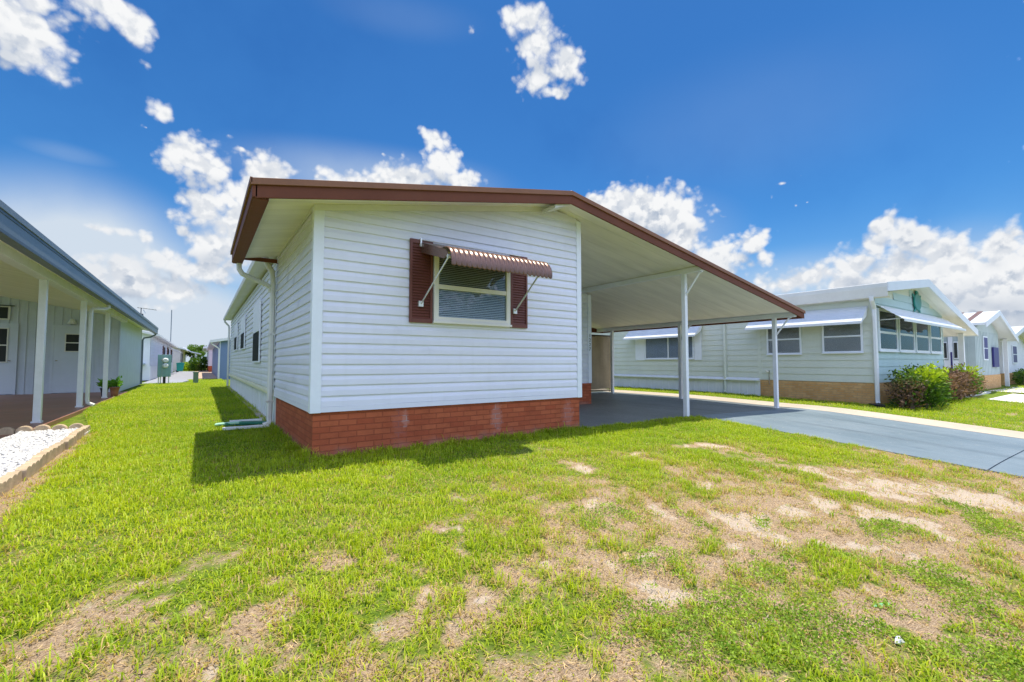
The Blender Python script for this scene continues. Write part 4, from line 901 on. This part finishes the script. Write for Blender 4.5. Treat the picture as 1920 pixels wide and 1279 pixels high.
# ------------------------------------------------------------------ houses farther right
def striped_home(label, x0, ridge, x1, zr, zl, ze, y, wall, ly1, extra):
    t = thing('gabled_home', label, 'house', (ridge, y, 0), 'gabled homes along the street on the right')
    xw = x0 + .5; xr = ridge + (ridge - xw)
    w = MB().box(xw, xr, y, y+14, .5, 2.45).prism([(xw, y, 2.45), (xr, y, 2.45), (ridge, y, zr-.15)], (0, 14, 0))
    xx = xw + .15
    while xx < xr: w.box(xx, xx+.03, y-.012, y, .5, 2.4); xx += .3
    yy = y + .2
    while yy < y + 8: w.box(xw-.012, xw, yy, yy+.03, .5, 2.4); yy += .3
    w.build('wall', wall, t)
    MB().box(xw-.02, xr, y-.02, y+14, -.3, .5).build('brick_skirt', M['tanbrick'], t)
    sl = (zr-zl)/(ridge-x0); sr = (zr-ze)/(x1-ridge); yf = y-.4
    rf = MB().prism([(x0, yf, zl), (ridge, yf, zr), (ridge, yf, zr-.1), (x0, yf, zl-.1)], (0, 15, 0)).prism([(ridge, yf, zr), (x1, yf, ze), (x1, yf, ze-.1), (ridge, yf, zr-.1)], (0, 8, 0)).build('roof', M['awnwhite'], t)
    sm_ = MB(); k = 0
    yy = yf + .5
    while yy < yf + 14:
        sm_.prism([(x0, yy, zl+.005), (ridge, yy, zr+.005), (ridge, yy, zr+.04), (x0, yy, zl+.04)], (0, .16, 0)); yy += .6
    sm_.build('seam', M['seam'], rf)
    f = MB(); f.prism([(x0-.02, yf-.03, zl+.03), (ridge, yf-.03, zr+.03), (ridge, yf-.03, zr-.2), (x0-.02, yf-.03, zl-.2)], (0, .03, 0)); f.prism([(ridge, yf-.03, zr+.03), (x1+.02, yf-.03, ze+.03), (x1+.02, yf-.03, ze-.2), (ridge, yf-.03, zr-.2)], (0, .03, 0))
    f.build('fascia', M['awnwhite'], rf)
    MB().box(x1-.5, x1-.36, y-.1, y+.04, -.2, ze).build('carport_post', M['post'], t)
    for a0, a1, z0, z1 in extra:
        wo = MB().box(a0, a1, y-.05, y-.013, z0, z1).build('window', M['trim'], t)
        MB().box(a0+.06, a1-.06, y-.056, y-.05, z0+.06, (z0+z1)/2-.02).box(a0+.06, a1-.06, y-.056, y-.05, (z0+z1)/2+.02, z1-.06).build('pane', M['purple'], wo)
    return t
h3 = striped_home('grey home with white seamed metal roof next beyond the mint house', 26.0, 28.9, 33.2, 3.33, 2.68, 2.22, 4.3, M['panel'], 8, ((27.8, 28.6, 1.15, 2.2),))
for y0, y1 in ((5.02, 5.12),):
    do = MB().box(26.44, 26.488, 4.98, 5.12, .5, 2.2).build('door', M['trim'], h3); MB().box(26.43, 26.44, 5.0, 5.06, .55, 1.5).build('pane', M['purple'], do)
for y0, y1 in ((5.17, 5.28), (4.84, 4.94)):
    wo = MB().box(26.45, 26.488, y0-.02, y1+.02, 1.2, 1.95).build('window', M['trim'], h3); MB().box(26.44, 26.45, y0, y1, 1.25, 1.9).build('pane', M['dark'], wo)
MB().box(26.46, 26.488, 4.78, 5.3, .5, 1.15).build('panel', M['trim'], h3)
so = MB().box(29.6, 30.7, 4.22, 4.286, .85, 1.75).build('shutter', M['purple'], h3)
striped_home('white gabled home with seamed metal roof at the right edge of the photo', 33.2, 37.2, 42.5, 3.05, 2.3, 2.0, 4.5, M['whitewall'], 8, ((36.2, 37.4, 1.0, 2.0),))

# ------------------------------------------------------------------ shrubs and trees
def shrub(name, label, boxes, n, size, seed, group=None, stems=18, cat='shrub'):
    g = np.random.default_rng(seed); cx = np.mean([b[0] for b in boxes]); cy = np.mean([b[1] for b in boxes]); z0 = float(gz(cx, cy))
    t = thing(name, label, cat, (cx, cy, z0), group)
    P = []; C = []
    for (bx, by, rx, ry, ht, cA, cB, cTop, k) in boxes:
        m = int(n*k); u = g.normal(size=(m,3)); u /= np.linalg.norm(u, axis=1, keepdims=True); rr = (g.random(m)**.42)[:,None]
        q = u*rr; lump = 1 + .22*np.sin(q[:,0]*7+seed)*np.cos(q[:,1]*6+q[:,2]*5) + .1*g.normal(size=m)
        sg = np.sign(q)*np.abs(q)**.75
        p = np.stack([bx + sg[:,0]*rx*lump, by + sg[:,1]*ry*lump, z0 + ht*.5 + sg[:,2]*ht*.52*lump], 1); p[:,2] = np.maximum(p[:,2], z0+.04)
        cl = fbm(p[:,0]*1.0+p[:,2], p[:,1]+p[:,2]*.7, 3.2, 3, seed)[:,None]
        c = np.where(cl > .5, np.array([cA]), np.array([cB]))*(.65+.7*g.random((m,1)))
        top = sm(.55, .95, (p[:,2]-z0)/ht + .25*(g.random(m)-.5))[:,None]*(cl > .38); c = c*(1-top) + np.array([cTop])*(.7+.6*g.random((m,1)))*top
        P.append(p); C.append(c)
    P = np.concatenate(P); C = np.concatenate(C)
    leaf_mesh('foliage', M['leaf'], P, size, C, t, t.location, seed=seed, aspect=.55)
    s = MB()
    for k in range(stems):
        bx, by, rx, ry, ht = boxes[k % len(boxes)][:5]; a = g.random()*2*PI; q = g.random()
        x1, y1 = bx + math.cos(a)*rx*.8*q, by + math.sin(a)*ry*.8*q
        s.tube([(bx + math.cos(a)*rx*.35, by + math.sin(a)*ry*.35, z0-.03), ((bx+x1)/2+.05*g.normal(), (by+y1)/2, z0+ht*.5), (x1, y1, z0+ht*(.8+.2*g.random()))], [.016,.011,.004], 5)
    s.tube([(b[0], b[1], z0+.03) for b in sorted(boxes)] + [(max(b[0] for b in boxes)+.1, boxes[-1][1], z0+.04)], .02, 5)
    s.build('stems', M['trunk'], t)
    return t
GR, GD, GY, BR, BD = (.085,.17,.02), (.035,.085,.015), (.38,.50,.03), (.22,.13,.10), (.13,.08,.06)
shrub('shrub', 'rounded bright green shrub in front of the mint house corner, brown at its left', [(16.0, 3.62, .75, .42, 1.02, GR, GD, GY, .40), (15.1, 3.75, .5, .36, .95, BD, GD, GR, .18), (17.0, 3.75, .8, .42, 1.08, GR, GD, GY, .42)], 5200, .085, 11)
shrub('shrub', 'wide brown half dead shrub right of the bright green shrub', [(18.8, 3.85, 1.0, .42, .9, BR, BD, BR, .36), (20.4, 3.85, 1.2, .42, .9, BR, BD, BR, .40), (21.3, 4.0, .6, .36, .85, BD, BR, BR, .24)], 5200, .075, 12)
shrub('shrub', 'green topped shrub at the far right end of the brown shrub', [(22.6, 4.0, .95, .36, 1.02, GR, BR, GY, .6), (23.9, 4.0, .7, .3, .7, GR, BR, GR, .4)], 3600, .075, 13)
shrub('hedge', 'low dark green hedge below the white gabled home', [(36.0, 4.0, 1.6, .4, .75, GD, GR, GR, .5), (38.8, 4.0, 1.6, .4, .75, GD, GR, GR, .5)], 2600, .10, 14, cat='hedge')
shrub('garden_plant', 'low bushy garden plant in front of the distant brick based house', [(-.2, 66, .9, 1.0, 1.6, GR, GD, GR, 1.)], 1600, .2, 15)
shrub('garden_plant', 'yellow green ground plant beside the distant carport post', [(-.9, 67, .9, .9, 1.0, GY, GR, GY, 1.)], 1200, .2, 16)

def tree(label, x, y, h, rx, trunk_h, seed, n=4200):
    g = np.random.default_rng(seed); t = thing('tree', label, 'tree', (x, y, 0))
    s = MB().tube([(x, y, -.1), (x+.05, y, trunk_h*.6), (x-.05, y, trunk_h*1.3)], [.2, .15, .09], 9)
    cl = []
    for k in range(11):
        a = k*2.4; q = .35 + .65*g.random(); cx, cy, cz = x+math.cos(a)*rx*.75*q, y+math.sin(a)*rx*.75*q, trunk_h + (h-trunk_h)*(.2+.75*g.random())
        s.tube([(x, y, trunk_h*.8), ((x+cx)/2, (y+cy)/2, (trunk_h+cz)/2), (cx, cy, cz)], [.08,.05,.02], 6); cl.append((cx, cy, cz, rx*(.3+.25*g.random())))
    s.build('trunk', M['trunk'], t)
    P = []; 
    for cx, cy, cz, r in cl:
        u = g.normal(size=(n//11,3)); u /= np.linalg.norm(u, axis=1, keepdims=True); P.append(u*(r*g.random((n//11,1))**.4)*np.array([1,1,.75]) + np.array([cx,cy,cz]))
    P = np.concatenate(P); C = np.array([(.10,.19,.025)])*(.5+1.0*g.random((len(P),1)))
    leaf_mesh('crown', M['leaf'], P, .24, C, t, t.location, seed=seed)
tree('rounded green tree at the far end of the alley between the pink and lilac houses', -.8, 88, 4.3, 1.5, 1.4, 21)
# ------------------------------------------------------------------ ground and pavements
def lines(segs):
    out = []
    for a, b, st in segs:
        out += list(np.arange(a, b - 1e-6, st))
    return np.array(out + [segs[-1][1]])
gx = lines([(-420, -60, 60), (-60, -12, 6), (-12, -2.4, .6), (-2.4, 10, .06), (10, 16, .2), (16, 40, 1.0), (40, 100, 10), (100, 420, 80)])
gy = lines([(-420, -60, 60), (-60, -8, 6), (-8, -.9, .4), (-.9, 6.2, .06), (6.2, 30, .15), (30, 120, 3), (120, 420, 75)])
X, Y = np.meshgrid(gx, gy); x = X.ravel(); y = Y.ravel()
cov, weed, sandy, dry = fields(x, y); pv = paved(x, y)
near = sm(60, 20, np.hypot(x, y-5))
z = gz(x, y) + ((fbm(x, y, 1.3, 4, 5) - .5)*.05 - sandy*.012 + (fbm(x, y, 9, 3, 8) - .5)*.012)*near - .012
z = np.where(pv, gz(x, y) - .06, z)
nx, ny = len(gx), len(gy); ii = (np.arange(ny-1)[:,None]*nx + np.arange(nx-1)[None]).reshape(-1,1)
g = npmesh('ground', np.stack([x, y, z], 1), [(4, ii + np.array([[0, 1, nx+1, nx]]))], M['ground'], {'cover': cov, 'sandy': sandy}, smooth=True)
tag(g, kind='structure')

def sheet(name, x0, x1, y0, y1, m, up, nx=12, ny=40, edge=None, th=.12):
    xs = np.linspace(x0, x1, nx); ys = np.linspace(y0, y1, ny)
    rows = [[(a, b, float(gz(a, b)) + up) for a in xs] for b in ys]
    mb = MB().grid(rows)
    def skirt(pts): mb.grid([pts, [(a, b, c - th) for a, b, c in pts]])
    skirt(rows[0]); skirt(rows[-1]); skirt([r[0] for r in rows]); skirt([r[-1] for r in rows])
    return tag(mb.build(name, m, fix=False), kind='structure')
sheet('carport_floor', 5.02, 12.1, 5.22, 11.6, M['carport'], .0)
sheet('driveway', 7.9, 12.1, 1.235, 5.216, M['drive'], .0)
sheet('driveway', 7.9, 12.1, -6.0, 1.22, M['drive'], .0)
sheet('side_path', 12.105, 13.2, 1.235, 26, M['conc'], .004)
sheet('side_path', 12.105, 13.2, -6, 1.22, M['conc'], .004)
sheet('neighbour_drive', 21.6, 26.4, -6, 3.3, M['whiteconc'], .0)
sheet('neighbour_drive', 22.1, 26.4, 3.9, 12, M['whiteconc'], .0)
tag(MB().poly([(27.0, -3, -.3), (33, -3, -.3), (33, 4.1, -.13), (27, 4.1, -.13)]).build('neighbour_drive', M['whiteconc'], fix=False), kind='structure')
tag(MB().prism([(-2.45, 28.9, .006), (-.9, 28.9, .006), (-.25, 36, .006), (-.6, 66, .006), (-2.45, 66, .006)], (0, 0, -.1)).build('alley_path', mat('grey_alley', (.30,.31,.34), .8, bump=.002), at=(-1.5, 40, 0)), kind='structure')
tag(MB().prism([(-.245, 36.05, .008), (-.3, 42, .008), (-.6, 66, .008), (.6, 80, .008), (4, 80, .008), (4, 44, .008), (.9, 36.05, .008)], (0, 0, -.1)).build('sand_path', mat('pinkish_path', (.50,.37,.27), .85, var=.12, bump=.003), at=(.5, 50, 0)), kind='structure')
tag(MB().box(-60, 70, -18, -8.2, -.80, -.665).build('street', mat('asphalt', (.055,.055,.055), .9, var=.2, bump=.004), at=(0, -13, -.7)), kind='structure')

# ------------------------------------------------------------------ grass
def scatter(n, x0, x1, y0, y1, g):
    x = x0 + (x1-x0)*g.random(n); y = y0 + (y1-y0)*g.random(n)
    k = ~paved(x, y); return x[k], y[k]
def blades(x, y, h, w, lean, tint, g, name, m):
    n = len(x); a = g.random(n)*2*PI; d = np.stack([np.cos(a), np.sin(a)], 1); q = np.stack([-d[:,1], d[:,0]], 1)*w[:,None]*.5
    z = gz(x, y) - .012
    b = np.stack([x, y, z], 1); mid = b.copy(); mid[:,:2] += d*(h*lean*.38)[:,None]; mid[:,2] += h*.62*np.sqrt(np.clip(1-lean**2*.5, .05, 1))
    tip = b.copy(); tip[:,:2] += d*(h*lean*1.05)[:,None]; tip[:,2] += h*np.clip(1.02 - lean*.62, .1, 1)
    Q = np.concatenate([q, np.zeros((n,1))], 1)
    V = np.stack([b-Q, b+Q, mid+Q*.85, mid-Q*.85, tip], 1).reshape(-1,3); k = np.arange(n)[:,None]*5
    T = np.repeat(tint, 5, axis=0).reshape(n,5,3).copy(); T[:,4] = T[:,4]*.6 + np.array([.48,.50,.07])*.4
    return npmesh(name, V, [(4, k + np.array([[0,1,2,3]])), (3, k + np.array([[3,2,4]]))], m, {'tint': T.reshape(-1,3)})
def grass():
    g = np.random.default_rng(42); XS=[]; 
    zones = [(-2.4, 7.9, .2, 3.4, 5600, .92, 1.0), (.6, 5.5, -.8, .5, 5000, .92, 1.0), (-2.0, 10.5, 3.4, 5.3, 4300, .9, 1.05), (-2.4, 1.05, 5.3, 9, 3600, 1.0, 1.1), (-2.4, 1.05, 9, 16, 1700, 1.0, 1.35), (-2.4, 1.05, 16, 34, 800, 1.0, 1.8),
             (13.2, 15.1, 4.4, 16, 900, .9, 1.7), (13.2, 21.6, .5, 4.4, 900, .9, 1.7), (26.4, 40, .5, 4.0, 140, 1., 3.), (5.0, 8.0, 4.9, 5.3, 2600, 1., 1.)]
    for x0, x1, y0, y1, den, hs, ws in zones:
        n = int(den*(x1-x0)*(y1-y0)); x, y = scatter(n, x0, x1, y0, y1, g)
        cov, weed, sandy, dry = fields(x, y)
        if x0 > 13: cov = np.clip(cov*0 + .88 + .4*(fbm(x, y, 2, 3, 4)-.5), 0, 1); dry = dry*0
        keep = g.random(len(x)) < np.clip(cov*1.15 - weed*.3, 0, 1)**1.25 + .06 + .75*sm(.53, .64, fbm(x, y, 6.3, 3, 151))*sm(.0, .3, cov + .14)
        x, y, cov, weed, dry = x[keep], y[keep], cov[keep], weed[keep], dry[keep]; n = len(x)
        clump = fbm(x, y, 5.5, 3, 71); big = fbm(x, y, .9, 3, 90)
        lush = sm(.35, .65, clump + .35*(cov - .6))
        h = (.026 + .034*lush*(.5 + clump) + .012*g.random(n))*hs*(.75 + .5*g.random(n))
        tall = (g.random(n) < .03); h = np.where(tall, h*1.7, h)
        w = (.0038 + .0032*g.random(n))*ws; lean = np.clip(.35 + .45*g.random(n) + .2*(1-lush), 0, .98)
        dark = np.array([.09,.255,.007]); lite = np.array([.51,.57,.02]); straw = np.array([.46,.34,.15])
        f = np.clip(.55*big + .5*g.random(n) + .15*(clump-.5), 0, 1)[:,None]; t = dark*(1-f) + lite*f
        pd = np.clip(.06 + .8*(1-cov) + .15*dry, 0, .75)
        isd = (g.random(n) < pd)[:,None]; t = np.where(isd, straw*(.7+.5*g.random((n,1))), t*(.85+.3*g.random((n,1))))
        hb = sm(.28, .03, np.abs(y - 5.27))*(x > .9)*(x < 5.05) + sm(.2, .03, np.abs(x - 1.0))*(y > 5.2)*(x < 1.1); h = h*(1 + .9*hb)
        lean = np.where(isd[:,0], np.maximum(lean, .86), lean); h = np.where(isd[:,0], h*.85, h)
        XS.append((x, y, h, w, lean, t))
    A = [np.concatenate(c) for c in zip(*XS)]
    o = blades(*A, g, 'lawn_grass', M['blade']); print('blades', len(A[0]))
    tag(o, 'patchy yellow green lawn grass in front of and beside the white home', 'grass', kind='stuff')
    # straw lying on the bare soil
    x, y = scatter(120000, -2.4, 10.5, -.8, 5.2, g); cov, weed, sandy, dry = fields(x, y)
    k = g.random(len(x)) < np.clip(.9*(1-cov) - .75*sandy, .05, 1); x, y = x[k], y[k]; n = len(x)
    h = .014 + .034*g.random(n)**1.5; w = .0012 + .002*g.random(n); lean = .93 + .06*g.random(n)
    t = np.array([.55,.39,.20])*(.4+1.0*g.random((n,1)))
    V = None; a = g.random(n)*2*PI; d = np.stack([np.cos(a), np.sin(a), .25*(g.random(n)-.15)], 1); q = np.stack([-d[:,1], d[:,0], 0*a], 1)*w[:,None]*.5
    b = np.stack([x, y, gz(x, y) + .004 + .012*g.random(n)], 1); tip = b + d*h[:,None]
    k = np.arange(n)[:,None]*4
    o = npmesh('dry_grass', np.stack([b-q, b+q, tip+q*.6, tip-q*.6], 1).reshape(-1,3), [(4, k + np.array([[0,1,2,3]]))], M['straw'], {'tint': np.repeat(t, 4, axis=0)})
    tag(o, 'dead straw coloured grass lying over the bare sandy soil', 'dry grass', kind='stuff')
    # broad leaved weeds in low mats
    x, y = scatter(950000, -2.4, 10.5, -.6, 5.0, g); cov, weed, sandy, dry = fields(x, y)
    k = g.random(len(x)) < np.clip(weed*1.4 - .3, 0, 1); x, y, weed = x[k], y[k], weed[k]; n = len(x)
    cl = fbm(x, y, 11, 3, 55)
    z = gz(x, y) - .004 + (.008 + .036*weed*cl)*(.3+.9*g.random(n))
    c = (np.array([.13,.27,.02])*(1-cl[:,None]) + np.array([.42,.53,.07])*cl[:,None])*(.6+.75*g.random((n,1)))
    o = leaf_mesh('lawn_weeds', M['leaf'], np.stack([x, y, z], 1), .0155, c, up=.5, aspect=.55, seed=77); print('weeds', n)
    tag(o, 'low mats of broad leaved green weeds spread over the sandy front lawn', 'weeds', kind='stuff')
grass()
p = MB().prism([(3.05, .93, -.282), (3.065, .945, -.274), (3.15, .895, -.272), (3.135, .88, -.282)], (0, 0, .002))
tag(p.build('plastic_scrap', M['greenscrap'], at=(3.1, .9, -.27)), 'thin pale green scrap of plastic lying on the bare lawn', 'scrap')
p = MB().prism([(2.755, .765, -.288), (2.78, .77, -.268), (2.79, .755, -.264), (2.775, .745, -.286)], (0, .002, .004)).prism([(2.77, .76, -.286), (2.79, .755, -.272), (2.795, .74, -.286)], (.002, 0, .004))
tag(p.build('paper_scrap', M['paper'], at=(2.77, .76, -.26)), 'small crumpled white scrap of paper in the weeds', 'scrap')

# ------------------------------------------------------------------ sky, sun, camera
SUN = Vector((.135, .03, 1.0)).normalized()
EL_ = math.asin(SUN.z); AZ_ = math.atan2(SUN.x, SUN.y)
W = bpy.data.worlds.new('World'); S.world = W; W.use_nodes = True; W.node_tree.nodes.clear(); t = NT(W.node_tree)
sky = t.add('ShaderNodeTexSky', sky_type='NISHITA'); sky.sun_disc = False; sky.sun_elevation = EL_; sky.sun_rotation = AZ_
sky.air_density = 1.0; sky.dust_density = .4; sky.ozone_density = 2.0; sky.altitude = 10
d = t.add('ShaderNodeTexCoord').outputs['Generated']; d = t.vmath('NORMALIZE', d); x = t.sep(d)
u = t.math('ARCTAN2', x[0], x[1]); v = t.math('ARCSINE', x[2]); uv = t.comb(u, v, 0.)
wn = t.add('ShaderNodeTexNoise'); t.set(wn, 'Vector', d); t.set(wn, 'Scale', 14.); t.set(wn, 'Detail', 3.)
wuv = t.vmath('MULTIPLY_ADD', t.vmath('SUBTRACT', wn.outputs['Color'], (.5,.5,.5)), (.05,.04,0), uv)
def blob(b, src):
    q = t.vmath('MULTIPLY_ADD', src, (1/b[2], 1/b[3], 0), (-b[0]/b[2], -b[1]/b[3], 0))
    return t.math('MULTIPLY_ADD', t.vmath('LENGTH', q), -1., b[4])
def field(tab, src, k):
    f = blob(tab[0], src)
    for b in tab[1:]:
        nd = t.math('SMOOTH_MAX', f, blob(b, src), k); f = nd
    return f
FILL_CLOUDS = [(2.6,.75,.9,.45,1.), (-2.4,.7,.8,.5,1.1), (-1.3,.95,.5,.3,.9), (3.0,.3,.7,.22,1.), (-2.9,.32,.6,.2,1.), (1.9,.4,.35,.25,.9), (-1.6,.3,.4,.22,1.), (2.3,.22,.5,.12,1.)]  # unseen clouds behind and beside the camera, added to brighten the shaded front
cf = field(CLOUDS, wuv, .25)
ff = field(FILL_CLOUDS, wuv, .2)
n1 = t.noise(d, 26., 9, .58); n1b = t.noise(t.vmath('ADD', d, (.004, .001, .012)), 26., 9, .58)
n0 = t.noise(d, 9., 5, .55); n0b = t.noise(t.vmath('ADD', d, (.01, .003, .03)), 9., 5, .55)
def worley(vec, sc):
    nd = t.add('ShaderNodeTexVoronoi', feature='F1'); t.set(nd, 'Vector', vec); t.set(nd, 'Scale', sc); return t.math('SUBTRACT', .4, nd.outputs['Distance'])
wp = t.vmath('MULTIPLY_ADD', t.vmath('SUBTRACT', wn.outputs['Color'], (.5,.5,.5)), (.03,.03,.03), d); wp2 = t.vmath('ADD', wp, (.002, .001, .010))
def puff(p): return t.math('ADD', t.math('MULTIPLY', worley(p, 30.), .9), t.math('MULTIPLY', worley(p, 74.), .6))
pf = puff(wp); pf2 = puff(wp2)
cn = t.math('ADD', t.math('ADD', t.math('MULTIPLY', t.math('SUBTRACT', n1, .5), 1.25), t.math('MULTIPLY', t.math('SUBTRACT', n0, .5), 1.1)), t.math('MULTIPLY', pf, .75))
cfu = field([b for b in CLOUDS if b[4] >= 1], t.vmath('ADD', wuv, (.004, .03, 0)), .25)
dens = t.ramp(t.math('ADD', cf, cn), -.10, .55)
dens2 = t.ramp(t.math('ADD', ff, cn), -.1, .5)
vf = None
for b in VEIL:
    q = t.math('MULTIPLY', t.ramp(t.math('SUBTRACT', blob((*b[:4], 1.), uv), 0.), 0., .9), b[4])
    vf = q if vf is None else t.math('MAXIMUM', vf, q)
vf = t.math('MULTIPLY', vf, t.math('ADD', .7, t.math('MULTIPLY', n0, .8)), clamp=True)
lit = t.ramp(t.math('ADD', t.math('MULTIPLY', t.math('SUBTRACT', n1, n1b), 3.2), t.math('ADD', t.math('MULTIPLY', t.math('SUBTRACT', n0, n0b), 3.0), t.math('MULTIPLY', t.math('SUBTRACT', pf, pf2), 1.1))), -.45, .30)
core = t.ramp(t.math('ADD', cf, cn), .5, 1.5)
sh = t.math('MULTIPLY', t.math('SUBTRACT', 1., lit), t.math('ADD', .30, t.math('MULTIPLY', core, .6)))
sh = t.math('ADD', sh, t.math('MULTIPLY', t.ramp(t.math('SUBTRACT', cfu, cf), -.25, .75), .55), clamp=True)
low = t.ramp(v, .34, .05); sh = t.math('ADD', sh, t.math('MULTIPLY', t.math('MULTIPLY', low, t.ramp(n0, .42, .7)), .35), clamp=True)
ccol = t.mix(sh, CLOUD_LIT, CLOUD_DARK)
hs = t.add('ShaderNodeHueSaturation', i={'Hue': SKY_HUE, 'Saturation': SKY_SAT, 'Value': SKY_VAL, 'Color': sky.outputs[0]})
base = t.mix(1., hs.outputs[0], SKY_TINT, 'MULTIPLY')
# slightly deeper band of blue in mid sky, paler to the horizon
base = t.mix(t.math('MULTIPLY', t.ramp(v, .30, .0), .5), base, SKY_HORIZON)
nb_ = t.noise(d, 2.2, 4, .5)
base = t.mix(t.math('MULTIPLY', t.ramp(t.noise(d, 3.1, 5, .6), .45, .72), .55), base, t.mix(1., base, (.74,.82,.90,1), 'MULTIPLY'))
base = t.mix(t.math('MULTIPLY', t.ramp(nb_, .35, .7), .22), base, t.mix(1., base, (1.3,1.22,1.12,1), 'MULTIPLY'))
c = t.mix(t.math('MULTIPLY', vf, 1.), base, VEIL_COL)
c = t.mix(dens, c, ccol)
c = t.mix(dens2, c, FILL_CLOUD_COL)
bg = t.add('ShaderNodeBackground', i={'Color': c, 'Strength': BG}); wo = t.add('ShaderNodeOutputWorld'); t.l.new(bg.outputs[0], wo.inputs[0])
W.cycles.sampling_method = 'MANUAL'; W.cycles.sample_map_resolution = 1024

sl_ = bpy.data.lights.new('sun', 'SUN'); sl_.energy = SUN_E; sl_.angle = R(.53); sl_.color = (1., .93, .78)
so_ = link(bpy.data.objects.new('sun', sl_)); so_.rotation_euler = SUN.to_track_quat('Z', 'Y').to_euler(); so_.location = (0, 0, 30)

cd = bpy.data.cameras.new('camera'); cam = link(bpy.data.objects.new('camera', cd)); S.camera = cam
cd.sensor_width = 36; cd.lens = 839/1920*36; cd.clip_end = 2000; cd.clip_start = .05
cam.location = (0, 0, 1.05); cam.rotation_euler = (R(90 + 2.7636), 0, -R(34.763))
vs = S.view_settings; vs.view_transform = 'Standard'; vs.look = 'None'; vs.gamma = 1; vs.use_curve_mapping = False; vs.exposure = EXPO
S.render.engine = 'CYCLES'
S.cycles.max_bounces = 8; S.cycles.diffuse_bounces = 4; S.cycles.glossy_bounces = 3; S.cycles.transparent_max_bounces = 12; S.cycles.transmission_bounces = 3
S.cycles.use_denoising = True; S.cycles.denoising_prefilter = 'NONE'; S.cycles.sample_clamp_indirect = 6
